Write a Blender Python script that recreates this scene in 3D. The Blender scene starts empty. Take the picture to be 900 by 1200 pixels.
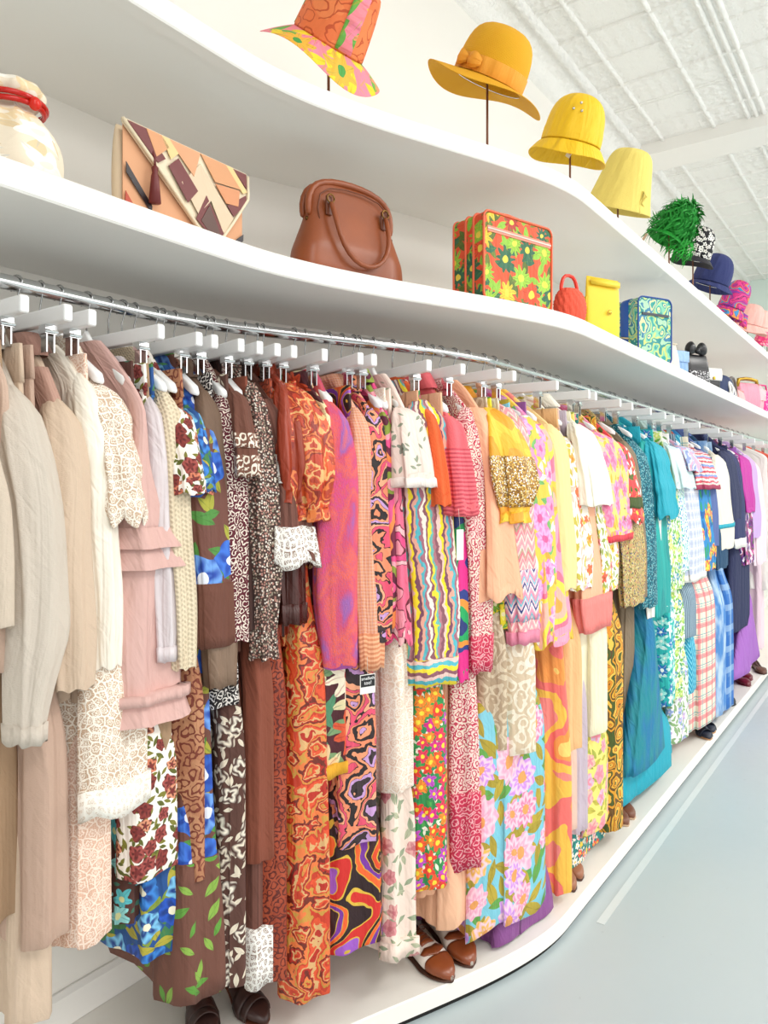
import bpy, bmesh, math, random
import numpy as np
from mathutils import Vector, Matrix
PI = math.pi
random.seed(7); RNG = np.random.default_rng(7)
SC = bpy.context.scene
COL = SC.collection

# ------------------------------------------------------------------ camera
FPX = 870.0
YAW = math.atan(625 / FPX)
CA, SA = math.cos(YAW), math.sin(YAW)
HOR, EYE = 570.0, 1.5
cd = bpy.data.cameras.new('camera'); cam = bpy.data.objects.new('camera', cd); COL.objects.link(cam)
cam.location = (0, 0, EYE); cam.rotation_euler = (PI / 2, 0, YAW - PI / 2)
cd.sensor_width = 36; cd.lens = FPX / 1200 * 36; cd.shift_y = -(600 - HOR) / 1200; cd.clip_start = .05; cd.clip_end = 100
SC.camera = cam

def depth(x, y): return x * CA + y * SA
def pxof(x, y): return 450 + FPX * (x * SA - y * CA) / depth(x, y)
def zat(py, x, y): return EYE + (HOR - py) * depth(x, y) / FPX
def bis(fn, target, lo, hi):
    for _ in range(46):
        m = (lo + hi) / 2
        if fn(m) < target: lo = m
        else: hi = m
    return (lo + hi) / 2
def x_at(px, y): return bis(lambda x: pxof(x, y), px, .05, 30)

# ------------------------------------------------------------------ plan curves of the display
def sm(t): t = min(1, max(0, t)); return t * t * (3 - 2 * t)
def edge_y(x): return 1.335 - .37 * sm((x - 1.25) / 1.35)
def plat_y(x): return 1.335 - .382 * sm((x - 1.08) / 1.30)
def back_y(x): return 1.845 - .37 * sm((x - 1.35) / 1.4)
def rail_y(x): return 1.575 - .372 * sm((x - 1.1) / 1.25)
RZ = 1.935; PLZ = .07; LOWZ = 2.095; TOPZ = 2.57; CEIL = 4.12
X0, X1 = -1.2, 10.4
def frame(x):
    e = .002; dy = (rail_y(x + e) - rail_y(x - e)) / (2 * e); l = math.hypot(1, dy)
    T = (1 / l, dy / l); F = (T[1], -T[0])
    return (x, rail_y(x)), T, F
def rail_x(px, w):
    def f(x):
        P, T, F = frame(x); return pxof(P[0] + w * F[0], P[1] + w * F[1])
    return bis(f, px, .1, 12)

# ------------------------------------------------------------------ object helpers
def hexc(h):
    if isinstance(h, str):
        h = h.lstrip('#'); h = tuple(int(h[i:i + 2], 16) for i in (0, 2, 4))
    return tuple(((c / 255) / 12.92 if c / 255 <= .04045 else ((c / 255 + .055) / 1.055) ** 2.4) for c in h) + (1.0,)
def tag(o, label=None, cat=None, group=None, kind=None):
    for k, v in (('label', label), ('category', cat), ('group', group), ('kind', kind)):
        if v: o[k] = v
    return o
def empty(name, loc, rz=0, label=None, cat=None, group=None, rot=None):
    o = bpy.data.objects.new(name, None); COL.objects.link(o); o.location = loc
    o.rotation_euler = rot if rot is not None else (0, 0, rz); o.empty_display_size = .05
    return tag(o, label, cat, group)
def mesh(name, V, F, mat, parent=None, uv=None, smooth=True):
    me = bpy.data.meshes.new(name)
    me.from_pydata([tuple(map(float, v)) for v in V], [], F)
    if uv is not None:
        l = me.uv_layers.new(name='UVMap'); fl = np.array(uv, dtype=np.float32).reshape(-1); l.data.foreach_set('uv', fl)
    if smooth: me.polygons.foreach_set('use_smooth', [True] * len(me.polygons))
    me.materials.append(mat); me.update()
    o = bpy.data.objects.new(name, me); COL.objects.link(o)
    if parent: o.parent = parent
    return o
class MB:
    """collects quads and tubes into one mesh"""
    def __init__(s): s.V = []; s.F = []; s.U = []
    def grid(s, R, closed=True, cap=(False, False), uvs=1.0, front=False):
        R = np.asarray(R, float); n, m = R.shape[:2]; b = len(s.V)
        if front:
            d = np.linalg.norm(np.diff(np.concatenate([R, R[:, :1]], 1), axis=1), axis=2); d = (d[np.maximum(0, np.arange(n) - 1)] + d + d[np.minimum(n - 1, np.arange(n) + 1)]) / 3
            CU = np.concatenate([np.zeros((n, 1)), np.cumsum(d, 1)], 1); CU -= CU[:, m // 2:m // 2 + 1]
        s.V += R.reshape(-1, 3).tolist()
        mid = R[n // 2]; d = np.linalg.norm(np.diff(np.vstack([mid, mid[:1]]), axis=0), axis=1)
        cu = np.concatenate([[0], np.cumsum(d)]) * uvs
        cv = np.concatenate([[0], np.cumsum(np.linalg.norm(np.diff(R, axis=0), axis=2).mean(1))]) * -uvs
        for i in range(n - 1):
            for j in range(m if closed else m - 1):
                k = (j + 1) % m
                s.F.append((b + i * m + j, b + (i + 1) * m + j, b + (i + 1) * m + k, b + i * m + k))
                if front: s.U += [(CU[i, j], cv[i]), (CU[i + 1, j], cv[i + 1]), (CU[i + 1, j + 1], cv[i + 1]), (CU[i, j + 1], cv[i])]
                else: s.U += [(cu[j], cv[i]), (cu[j], cv[i + 1]), (cu[j + 1], cv[i + 1]), (cu[j + 1], cv[i])]
        for c, i in ((cap[0], 0), (cap[1], n - 1)):
            if c:
                f = [b + i * m + j for j in range(m)]
                if i: f = f[::-1]
                ax = np.argsort(-np.ptp(R[i], axis=0))[:2]; ax.sort()
                s.F.append(tuple(f)); s.U += [(R[i, v - b - i * m, ax[0]] * uvs, R[i, v - b - i * m, ax[1]] * uvs) for v in f]
        return s
    def tube(s, pts, r, n=8, cap=True):
        pts = [Vector(p) for p in pts]; rs = r if hasattr(r, '__len__') else [r] * len(pts)
        R = []; up = None
        for i, p in enumerate(pts):
            t = (pts[min(i + 1, len(pts) - 1)] - pts[max(i - 1, 0)]).normalized()
            if up is None:
                up = Vector((0, 0, 1)) if abs(t.z) < .9 else Vector((1, 0, 0))
            a = (up - t * up.dot(t)).normalized(); up = a; bb = t.cross(a)
            R.append([p + (a * math.cos(q) + bb * math.sin(q)) * rs[i] for q in np.linspace(0, 2 * PI, n, endpoint=False)])
        return s.grid(np.array([[tuple(v) for v in r_] for r_ in R]), True, (cap, cap))
    def box(s, c, d, M=None):
        b = len(s.V)
        for x in (-1, 1):
            for y in (-1, 1):
                for z in (-1, 1):
                    v = Vector((c[0] + x * d[0] / 2, c[1] + y * d[1] / 2, c[2] + z * d[2] / 2)); s.V.append(tuple(M @ v if M else v))
        for f in ((0, 1, 3, 2), (4, 6, 7, 5), (0, 4, 5, 1), (2, 3, 7, 6), (0, 2, 6, 4), (1, 5, 7, 3)):
            s.F.append(tuple(b + i for i in f)); s.U += [(s.V[b + i][0] + s.V[b + i][1], s.V[b + i][2]) for i in f]
        return s
    def lathe(s, prof, n=32, M=None, cap=(False, False), mod=None):
        R = []
        for r, z in prof:
            ring = []
            for a in np.linspace(0, 2 * PI, n, endpoint=False):
                rr, zz = (r, z) if mod is None else mod(a, r, z)
                v = Vector((rr * math.cos(a), rr * math.sin(a), zz)); ring.append(tuple(M @ v if M else v))
            R.append(ring)
        return s.grid(np.array(R), True, cap)
    def build(s, name, mat, parent=None, smooth=True, bevel=0, sub=0, solid=0):
        o = mesh(name, s.V, s.F, mat, parent, s.U, smooth)
        if solid:
            m = o.modifiers.new('s', 'SOLIDIFY'); m.thickness = solid; m.offset = 0
        if bevel:
            m = o.modifiers.new('b', 'BEVEL'); m.width = bevel; m.segments = 3; m.limit_method = 'ANGLE'
        if sub:
            m = o.modifiers.new('u', 'SUBSURF'); m.levels = sub; m.render_levels = sub
        return o
def rrect(w, h, r, n=5):
    P = []
    for cx, cy, a0 in ((w / 2 - r, h / 2 - r, 0), (-w / 2 + r, h / 2 - r, PI / 2), (-w / 2 + r, -h / 2 + r, PI), (w / 2 - r, -h / 2 + r, 1.5 * PI)):
        for k in range(n + 1):
            a = a0 + k * PI / 2 / n; P.append((cx + r * math.cos(a), cy + r * math.sin(a)))
    return P

# ------------------------------------------------------------------ node materials
class NT:
    def __init__(s, name):
        s.m = bpy.data.materials.new(name); s.m.use_nodes = True; s.t = s.m.node_tree; s.L = s.t.links
        s.b = s.t.nodes['Principled BSDF']; s.tc = None
    def n(s, ty, **k):
        nd = s.t.nodes.new('ShaderNode' + ty)
        for a, v in k.items(): setattr(nd, a, v)
        return nd
    def put(s, sock, v):
        if isinstance(v, bpy.types.NodeSocket): s.L.new(v, sock)
        else: sock.default_value = v
    def uv(s): 
        if s.tc is None: s.tc = s.n('TexCoord')
        return s.tc.outputs['UV']
    def obj(s):
        if s.tc is None: s.tc = s.n('TexCoord')
        return s.tc.outputs['Object']
    def M(s, op, a, b=0.0, c=0.0):
        nd = s.n('Math', operation=op)
        for i, v in enumerate((a, b, c)): s.put(nd.inputs[i], v)
        return nd.outputs[0]
    def VM(s, op, a, b=(0, 0, 0)):
        nd = s.n('VectorMath', operation=op); s.put(nd.inputs[0], a); s.put(nd.inputs[1], b); return nd.outputs[0]
    def scale(s, v, k):
        k = k if hasattr(k, '__len__') else (k, k, k)
        return s.VM('MULTIPLY', v, k)
    def xyz(s, v):
        nd = s.n('SeparateXYZ'); s.put(nd.inputs[0], v); return nd.outputs
    def comb(s, x, y, z=0.0):
        nd = s.n('CombineXYZ')
        for i, v in enumerate((x, y, z)): s.put(nd.inputs[i], v)
        return nd.outputs[0]
    def mix(s, f, a, b):
        nd = s.n('Mix', data_type='RGBA'); s.put(nd.inputs[0], f); s.put(nd.inputs[6], a); s.put(nd.inputs[7], b); return nd.outputs[2]
    def noise(s, v, sc, det=2.0, dist=0.0):
        nd = s.n('TexNoise'); s.put(nd.inputs['Vector'], v); nd.inputs['Scale'].default_value = sc; nd.inputs['Detail'].default_value = det; nd.inputs['Distortion'].default_value = dist
        return nd.outputs
    def vor(s, v, feat='F1', rand=1.0, dim='2D'):
        nd = s.n('TexVoronoi', voronoi_dimensions=dim, feature=feat); s.put(nd.inputs['Vector'], v); nd.inputs['Scale'].default_value = 1
        nd.inputs['Randomness'].default_value = rand; return nd.outputs
    def ramp(s, f, cols, const=True, pos=None):
        nd = s.n('ValToRGB'); e = nd.color_ramp.elements; nd.color_ramp.interpolation = 'CONSTANT' if const else 'LINEAR'
        k = len(cols); pos = pos or [i / (k if const else max(1, k - 1)) for i in range(k)]
        while len(e) < k: e.new(1)
        for i in range(k): e[i].position = pos[i]; e[i].color = cols[i]
        s.put(nd.inputs[0], f); return nd.outputs[0]
    def lt(s, a, b): return s.M('LESS_THAN', a, b)
    def warp(s, v, sc, amt):
        nz = s.noise(v, sc, 2)[1]
        return s.VM('ADD', v, s.scale(s.VM('SUBTRACT', nz, (.5, .5, .5)), amt))
    def out(s, col, rough=.85, bump=None, bs=.2, bd=.004, sheen=0, metal=0, spec=None):
        s.put(s.b.inputs['Base Color'], col); s.put(s.b.inputs['Roughness'], rough); s.b.inputs['Metallic'].default_value = metal
        if spec is not None: s.b.inputs['Specular IOR Level'].default_value = spec
        if sheen: s.b.inputs['Sheen Weight'].default_value = sheen
        if bump is not None:
            nd = s.n('Bump'); nd.inputs['Strength'].default_value = bs; nd.inputs['Distance'].default_value = bd; s.L.new(bump, nd.inputs['Height']); s.L.new(nd.outputs[0], s.b.inputs['Normal'])
        return s.m
def fold_bump(t, uv, extra=None, k=1.0):
    a = t.noise(t.scale(uv, (19, 2.2, 1)), 1, 3, .7)[0]
    c = t.noise(t.scale(t.VM('ADD', uv, t.comb(t.M('MULTIPLY', t.xyz(uv)[1], .5), 0, 0)), (30, 12, 1)), 1, 2, 1.2)[0]
    b = t.noise(uv, 900, 1)[0]
    h = t.M('ADD', t.M('MULTIPLY', a, 1.5 * k), t.M('ADD', t.M('MULTIPLY', c, .28), t.M('MULTIPLY', b, .03)))
    if extra is not None: h = t.M('ADD', h, extra)
    return h
_c = {}
def cache(f):
    def g(*a, **k):
        key = (f.__name__, repr(a), repr(k))
        if key not in _c: _c[key] = f(*a, **k)
        return _c[key]
    return g
@cache
def plain(c, rough=.85, var=.12, weave=0, metal=0, c2=None):
    """plain cloth with a little tone variation; c2 a second tone woven in"""
    t = NT('cloth'); uv = t.uv(); c = hexc(c)
    nz = t.noise(t.scale(uv, (14, 6, 1)), 1, 3)[0]
    d = hexc(c2) if c2 else tuple(v * (1 - var) for v in c[:3]) + (1,)
    col = t.mix(nz, c, d) if not c2 else t.mix(t.M('MULTIPLY', t.M('SUBTRACT', nz, .42), 5), c, d)
    ex = None
    if weave:
        ex = t.M('MULTIPLY', t.noise(t.scale(uv, (240, 900, 1)), 1, 2)[0], .10)
        col = t.mix(t.M('MULTIPLY', t.noise(t.scale(uv, (160, 1100, 1)), 1, 2)[0], .22), col, tuple(v * .6 for v in c[:3]) + (1,))
    return t.out(col, rough, fold_bump(t, uv, ex), .55, .03, metal=metal)
@cache
def solid(c, rough=.5, metal=0, spec=None):
    t = NT('solid'); o = t.obj(); c = hexc(c)
    nz = t.noise(o, 18, 3)[0]
    return t.out(t.mix(nz, c, tuple(v * .92 for v in c[:3]) + (1,)), rough, nz, .04, .002, metal=metal, spec=spec)
@cache
def floral(bg, petals, center, leaves, scale=14, size=.46, npet=5, dens=.85, rings=0, rough=.8, lsize=.5, out=None, bg2=None):
    t = NT('floral_cloth'); uv = t.uv(); bgc = hexc(bg)
    col = t.mix(t.noise(uv, 20, 3)[0], bgc, hexc(bg2)) if bg2 else bgc
    for j, (sc, off) in enumerate(((1.25, 3.3), (1.6, 9.1)) if leaves else ()):
        v = t.VM('ADD', t.scale(uv, scale * sc), (off, off * .7, 0)); o = t.vor(v)
        p = t.xyz(t.VM('SUBTRACT', v, o[2])); c = t.xyz(o[1])
        r = t.M('SQRT', t.M('ADD', t.M('MULTIPLY', p[0], p[0]), t.M('MULTIPLY', p[1], p[1])))
        a = t.M('ARCTAN2', p[1], p[0])
        k = t.M('ADD', 1, t.M('MULTIPLY', t.M('ABSOLUTE', t.M('SINE', t.M('SUBTRACT', a, t.M('MULTIPLY', c[0], 6.28)))), 1.7))
        msk = t.lt(t.M('MULTIPLY', r, k), lsize)
        lc = t.ramp(c[1], [hexc(x) for x in leaves])
        vein = t.lt(t.M('ABSOLUTE', t.M('SINE', t.M('SUBTRACT', a, t.M('MULTIPLY', c[0], 6.28)))), .08)
        lc = t.mix(t.M('MULTIPLY', vein, .5), lc, tuple(x * .55 for x in hexc(leaves[0])[:3]) + (1,))
        col = t.mix(msk, col, lc)
    v = t.warp(t.scale(uv, scale), 1.6, .35); o = t.vor(v, rand=.85)
    p = t.xyz(t.VM('SUBTRACT', v, o[2])); c = t.xyz(o[1])
    r = t.M('SQRT', t.M('ADD', t.M('MULTIPLY', p[0], p[0]), t.M('MULTIPLY', p[1], p[1])))
    a = t.M('ADD', t.M('ARCTAN2', p[1], p[0]), t.M('MULTIPLY', c[0], 6.28))
    sz = t.M('MULTIPLY', t.M('ADD', .75, t.M('MULTIPLY', c[2], .35)), size)
    edge = t.M('MULTIPLY', sz, t.M('ADD', .88 if rings else .78, t.M('MULTIPLY', t.M('COSINE', t.M('MULTIPLY', a, float(npet))), .10 if rings else .22)))
    msk = t.M('MULTIPLY', t.lt(r, edge), t.lt(c[1], dens))
    pc = t.ramp(t.M('FRACT', t.M('MULTIPLY', c[2], 7.3)), [hexc(x) for x in petals])
    rn = t.M('DIVIDE', r, sz)
    if rings:
        w = t.M('SINE', t.M('ADD', t.M('MULTIPLY', rn, 6.28 * rings), t.M('MULTIPLY', t.M('SINE', t.M('MULTIPLY', a, float(npet))), 1.6)))
        pc = t.mix(t.M('MULTIPLY', t.M('ADD', w, 1), .5), pc, hexc(out or center))
    else:
        lines = t.lt(t.M('ABSOLUTE', t.M('SINE', t.M('MULTIPLY', a, npet / 2))), .16)
        pc = t.mix(t.M('MULTIPLY', lines, .45), pc, hexc(out or center))
    pc = t.mix(t.lt(rn, .26), pc, hexc(center))
    col = t.mix(msk, col, pc)
    return t.out(col, rough, fold_bump(t, uv), .5, .028)
@cache
def swirl(cols, scale=9, warp=.9, rep=1.6, rough=.8, stretch=(1, 1, 1), const=True, lines=None, fine=.16):
    """flowing bands of colour (paisleys, psychedelic and painterly prints)"""
    t = NT('printed_cloth'); uv = t.uv()
    v = t.warp(t.warp(t.scale(uv, tuple(scale * s_ for s_ in stretch)), .8, warp), 3.2, fine)
    d = t.vor(v, 'SMOOTH_F1')[0] ; nz = t.noise(v, 1.1, 1)[0]
    f = t.M('FRACT', t.M('ADD', t.M('MULTIPLY', d, rep), t.M('MULTIPLY', nz, 1.7)))
    col = t.ramp(f, [hexc(c) for c in cols], const)
    if lines:
        e = t.M('ABSOLUTE', t.M('SUBTRACT', t.M('FRACT', t.M('MULTIPLY', f, float(len(cols)))), .5))
        col = t.mix(t.M('GREATER_THAN', e, .43), col, hexc(lines))
    return t.out(col, rough, fold_bump(t, uv), .5, .028)
@cache
def stripes(cols, width=.012, axis=0, wob=.004, rough=.8, pos=None):
    t = NT('striped_cloth'); uv = t.uv(); v = t.warp(uv, 25, wob * 4) if wob else uv
    x = t.xyz(v)[axis]; f = t.M('FRACT', t.M('DIVIDE', x, width * len(cols)))
    return t.out(t.ramp(f, [hexc(c) for c in cols], True, pos), rough, fold_bump(t, uv), .5, .028)
@cache
def plaid(bg, lines, size=.06, rough=.85, w=.22):
    t = NT('plaid_cloth'); uv = t.uv(); x = t.xyz(uv); col = hexc(bg)
    for i, (c, off, ww, st) in enumerate(lines):
        for ax in (0, 1):
            f = t.M('FRACT', t.M('ADD', t.M('DIVIDE', x[ax], size), off)); col = t.mix(t.M('MULTIPLY', t.lt(f, ww), st), col, hexc(c))
    return t.out(col, rough, fold_bump(t, uv), .5, .028)
@cache
def lace(bg, thread, scale=38, net=.11, rough=.9):
    """lace: flower motifs and a net of raised thread on the ground"""
    t = NT('lace'); uv = t.uv(); v = t.warp(t.scale(uv, scale), 1.2, .5)
    o = t.vor(v, rand=.9); e = t.vor(v, 'DISTANCE_TO_EDGE', .9)[0]
    p = t.xyz(t.VM('SUBTRACT', v, o[2])); c = t.xyz(o[1])
    r = t.M('SQRT', t.M('ADD', t.M('MULTIPLY', p[0], p[0]), t.M('MULTIPLY', p[1], p[1]))); a = t.M('ARCTAN2', p[1], p[0])
    ring = t.M('SINE', t.M('ADD', t.M('MULTIPLY', r, 24.0), t.M('MULTIPLY', t.M('SINE', t.M('MULTIPLY', a, 6.0)), 1.3)))
    th = t.M('MAXIMUM', t.lt(e, net), t.M('MULTIPLY', t.M('GREATER_THAN', ring, .25), t.lt(r, .42)))
    e2 = t.vor(t.scale(uv, scale * 5), 'DISTANCE_TO_EDGE', .4)[0]; th = t.M('MAXIMUM', th, t.M('MULTIPLY', t.lt(e2, .10), .45))
    return t.out(t.mix(th, hexc(bg), hexc(thread)), rough, t.M('ADD', t.M('MULTIPLY', th, .2), fold_bump(t, uv)), .5, .02)
@cache
def knit(cols, scale=6, rib=900, rough=.95, mot=1.0, chunky=0):
    t = NT('knit'); uv = t.uv(); x = t.xyz(uv)
    nz = t.M('FRACT', t.M('MULTIPLY', t.noise(t.scale(uv, (scale * 2, scale, 1)), 1, 4, .6)[0], mot))
    col = t.ramp(nz, [hexc(c) for c in cols], False) if len(cols) > 1 else hexc(cols[0])
    fine = t.noise(uv, 420, 2)[0]
    if len(cols) > 1: col = t.mix(t.M('MULTIPLY', t.M('GREATER_THAN', fine, .55), .45), col, hexc(cols[len(cols) // 2]))
    h = t.M('MULTIPLY', t.M('ADD', t.M('SINE', t.M('MULTIPLY', x[0], float(rib))), t.M('SINE', t.M('MULTIPLY', x[1], rib * .8))), .35)
    if len(cols) > 2: h = t.M('MULTIPLY', t.noise(t.scale(uv, (300, 120, 1)), 1, 2)[0], 1.2)
    if chunky: h = t.M('MULTIPLY', t.M('ADD', t.M('SINE', t.M('MULTIPLY', x[0], float(rib))), t.M('SINE', t.M('ADD', t.M('MULTIPLY', x[1], rib * .8), t.M('MULTIPLY', t.M('SINE', t.M('MULTIPLY', x[0], rib * .5)), 1.5)))), .35)
    if chunky: col = t.mix(t.M('MULTIPLY', t.M('GREATER_THAN', h, .25), .35), col, hexc(chunky))
    return t.out(col, rough, t.M('ADD', h, t.M('MULTIPLY', fine, .5)), .6, .004)
@cache
def zigzag(cols, period=.05, amp=.02, wl=.05, rough=.85):
    t = NT('zigzag_cloth'); uv = t.uv(); x = t.xyz(uv)
    tri = t.M('ABSOLUTE', t.M('SUBTRACT', t.M('FRACT', t.M('DIVIDE', x[0], wl)), .5))
    y = t.M('ADD', x[1], t.M('ADD', t.M('MULTIPLY', tri, amp * 2), t.M('MULTIPLY', t.noise(uv, 160, 1)[0], .008)))
    return t.out(t.ramp(t.M('FRACT', t.M('DIVIDE', y, period)), [hexc(c) for c in cols]), rough, fold_bump(t, uv), .5, .028)
@cache
def speck(bg, cols, scale=90, size=.35, rough=.85, warp=.6, bg2=None):
    t = NT('small_print'); uv = t.uv(); v = t.warp(t.scale(uv, scale), 1.1, warp); o = t.vor(v); c = t.xyz(o[1])
    b = t.mix(t.M('GREATER_THAN', t.noise(uv, 12, 2)[0], .52), hexc(bg), hexc(bg2)) if bg2 else hexc(bg)
    return t.out(t.mix(t.lt(o[0], size), b, t.ramp(c[0], [hexc(k) for k in cols])), rough, fold_bump(t, uv), .5, .028)
@cache
def vines(bg, line, scale=22, th=.28, rough=.8, bg2=None):
    """scrolling line pattern on plain ground (brocade, paisley outlines, embroidery)"""
    t = NT('scroll_print'); uv = t.uv(); v = t.warp(t.scale(uv, scale), .9, 1.0)
    o = t.vor(v, 'F1'); s1 = t.M('SINE', t.M('ADD', t.M('MULTIPLY', o[0], 15.0), t.M('MULTIPLY', t.noise(v, 1.5, 2)[0], 6.0)))
    m = t.M('GREATER_THAN', s1, 1 - 2 * th)
    b = t.mix(t.M('GREATER_THAN', t.noise(uv, 9, 2)[0], .5), hexc(bg), hexc(bg2)) if bg2 else hexc(bg)
    return t.out(t.mix(m, b, hexc(line)), rough, t.M('ADD', t.M('MULTIPLY', m, .12), fold_bump(t, uv)), .5, .025)
CHROME = solid('#d9dadb', .12, 1.0); STEEL = solid('#b9babb', .22, 1.0); WHITE = solid('#f6f6f6', .35)
# ------------------------------------------------------------------ the setting
def wallmat(c, rough=.6, bs=.05):
    t = NT('painted_wall'); o = t.obj(); nz = t.noise(o, 3, 4)[0]; f = t.noise(o, 160, 2)[0]; c = hexc(c)
    return t.out(t.mix(nz, c, tuple(v * .97 for v in c[:3]) + (1,)), rough, f, bs, .002)
M_WALL = wallmat('#f4f1ea'); M_SHELF = wallmat('#f6f4ef', .42); M_PLAT = wallmat('#f3f0e8', .4); M_MINT = wallmat('#e2f1ea')
def floormat():
    t = NT('painted_concrete'); o = t.obj(); a = t.noise(o, 1.1, 4)[0]; b = t.noise(o, 22, 5)[0]
    col = t.mix(a, hexc('#aebbbf'), hexc('#bcc7c9')); col = t.mix(t.M('MULTIPLY', t.M('GREATER_THAN', t.noise(o, 34, 1)[0], .76), .5), col, hexc('#a9b3b6'))
    return t.out(col, t.M('ADD', .28, t.M('MULTIPLY', b, .22)), b, .05, .002)
def tinmat():
    t = NT('pressed_tin'); o = t.obj(); 
    v = t.scale(o, 1.0); d = t.vor(t.scale(o, 26), 'SMOOTH_F1', 1, '2D')[0]; n2 = t.noise(o, 60, 3, 1.2)[0]
    x = t.xyz(o); cell = t.M('LESS_THAN', t.M('PINGPONG', x[1], .28), .16); cell2 = t.M('LESS_THAN', t.M('PINGPONG', x[0], .31), .17)
    dia = t.M('MULTIPLY', t.M('SINE', t.M('MULTIPLY', t.M('ADD', x[0], x[1]), 42.0)), t.M('SINE', t.M('MULTIPLY', t.M('SUBTRACT', x[0], x[1]), 42.0)))
    h = t.M('ADD', t.M('MULTIPLY', t.M('MULTIPLY', d, cell), 1.2), t.M('MULTIPLY', n2, .8)); h = t.M('ADD', h, t.M('MULTIPLY', t.M('MULTIPLY', dia, cell2), .35))
    return t.out(hexc('#fbfaf6'), .4, h, .8, .014)
M_TIN = tinmat(); M_FLOOR = floormat()
def slab(name, x0, x1, y0, y1, z0, z1, mat, parent=None, kind='structure'):
    b = MB(); b.box(((x0 + x1) / 2, (y0 + y1) / 2, (z0 + z1) / 2), (x1 - x0, y1 - y0, z1 - z0)); o = b.build(name, mat, parent, False)
    if kind and not parent: o['kind'] = kind
    return o
slab('floor', -6, X1, -6, 2.2, -.1, 0, M_FLOOR)
WALLY = 1.9
slab('wall_back', -6, X1, WALLY + .02, 2.2, 0, CEIL + .1, M_WALL)
slab('wall_end', X1, X1 + .15, -6, 2.2, -.1, CEIL + .1, M_MINT)
ceil = slab('ceiling', -6, X1, -6, WALLY, CEIL, CEIL + .1, M_TIN)
# pressed-tin ribs, cornice and the dropped beam
def rib(y=None, x=None, w=.03, h=.018, n=1):
    b = MB()
    for k in range(n):
        o = (k - (n - 1) / 2) * w * 1.7
        if y is not None: ring = [(-6, y + o), (X1, y + o)]
        P = []
        for q in np.linspace(0, PI, 7):
            dz = -h * math.sin(q); d = -w / 2 * math.cos(q)
            P.append((d, dz))
        if y is not None: R = [[(xx, y + o + d, CEIL + dz) for d, dz in P] for xx in (-6, X1)]
        else: R = [[(x + o + d, yy, CEIL + dz) for d, dz in P] for yy in (-6, WALLY - .14)]
        b.grid(np.array(R), False)
    b.build('ceiling_rib', M_TIN, ceil)
for y in (1.56, 1.2, .46, .1, -.64, -1.0, -1.75, -2.1): rib(y=y)
for y in (.92, -.3, -1.4): rib(y=y, n=3)
for k in range(28): rib(x=1.2 + k * .33, w=.02, h=.010 + .008 * (k % 2), n=1 + (k % 4 == 0))
b = MB(); P = [(WALLY + .02, 3.98), (WALLY - .012, 3.99), (WALLY - .02, 4.02), (WALLY - .06, 4.06), (WALLY - .10, 4.085), (WALLY - .13, 4.09), (WALLY - .14, 4.075), (WALLY - .17, 4.075), (WALLY - .18, CEIL)]
b.grid(np.array([[(x, y, z) for y, z in P] for x in np.linspace(-6, X1, 2)]), False); o = b.build('trim_1', M_TIN, None); o['kind'] = 'structure'
slab('beam', 5.78, 6.12, -6, WALLY, CEIL - .09, CEIL + .02, M_SHELF)
# curved back wall of the display with its baseboard
XS = np.concatenate([np.linspace(X0, 1, 12), np.linspace(1.05, 3, 60), np.linspace(3.2, X1 - .01, 20)])
def curved(name, yf, prof, mat, kind=None, parent=None):
    """profile of (offset into the wall, z) swept along the plan curve"""
    R = np.array([[(x, yf(x) + o, z) for o, z in prof] for x in XS]); b = MB(); b.grid(R, True, (True, True)); o = b.build(name, mat, parent, False)
    if kind: o['kind'] = kind
    return o
curved('wall_display', back_y, [(0, PLZ - .06), (0, TOPZ - .03), (.06, TOPZ - .03), (.06, PLZ - .06)], M_WALL, 'structure')
curved('baseboard_back', back_y, [(-.018, PLZ + .001), (-.018, PLZ + .082), (-.008, PLZ + .095), (-.001, PLZ + .095), (-.001, PLZ + .001)], M_SHELF, 'structure')
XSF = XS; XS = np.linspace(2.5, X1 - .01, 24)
curved('floor_pale_line', lambda x: plat_y(x) - .062, [(-.022, .0005), (-.022, .0015), (.006, .0015), (.006, .0005)], solid('#d3dcdd', .3), 'structure')  # thin pale strip lying on the floor beside the platform edge
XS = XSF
def shelf(name, z, label, back):
    e = empty(name, (0, 0, 0), 0, label, 'shelf')
    T = .055
    def sweep(nm, prof, mat, yb=None):
        R = np.array([[(x, edge_y(x) + o if o < .3 else (back_y(x) - .001 if not yb else yb), zz) for o, zz in prof] for x in XS])
        bb = MB(); bb.grid(R, True, (True, True)); bb.build(nm, mat, e, False)
    sweep('shelf_board', [(.042, z), (.9, z), (.9, z - T + .006), (.042, z - T + .006)], M_SHELF, back)
    sweep('edge_band', [(0, z - .004), (.004, z), (.040, z), (.040, z - T), (.004, z - T), (0, z - T + .004)], M_SHELF)
    return e
shelf('wall_shelf', LOWZ, 'long white curved shelf carrying the handbags above the chrome rail', None)
shelf('wall_shelf', TOPZ, 'topmost long white curved shelf carrying the hats on stands', WALLY + .015)
e = empty('display_platform', (0, 0, 0), 0, 'low cream curved platform on the floor under the hanging clothes', 'platform')
R = np.array([[(x, plat_y(x), PLZ - .004), (x, plat_y(x) + .004, PLZ), (x, back_y(x) - .001, PLZ), (x, back_y(x) - .001, .018), (x, plat_y(x), .018)] for x in XS])
b = MB(); b.grid(R, True, (True, True)); b.build('platform_top', M_PLAT, e, False)
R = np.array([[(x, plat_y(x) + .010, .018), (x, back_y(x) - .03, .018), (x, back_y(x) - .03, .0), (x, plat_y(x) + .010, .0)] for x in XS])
b = MB(); b.grid(R, True, (True, True)); b.build('toe_recess', solid('#161614', .9), e, False)  # near-black colour paints in the shadow gap under the platform edge
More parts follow.
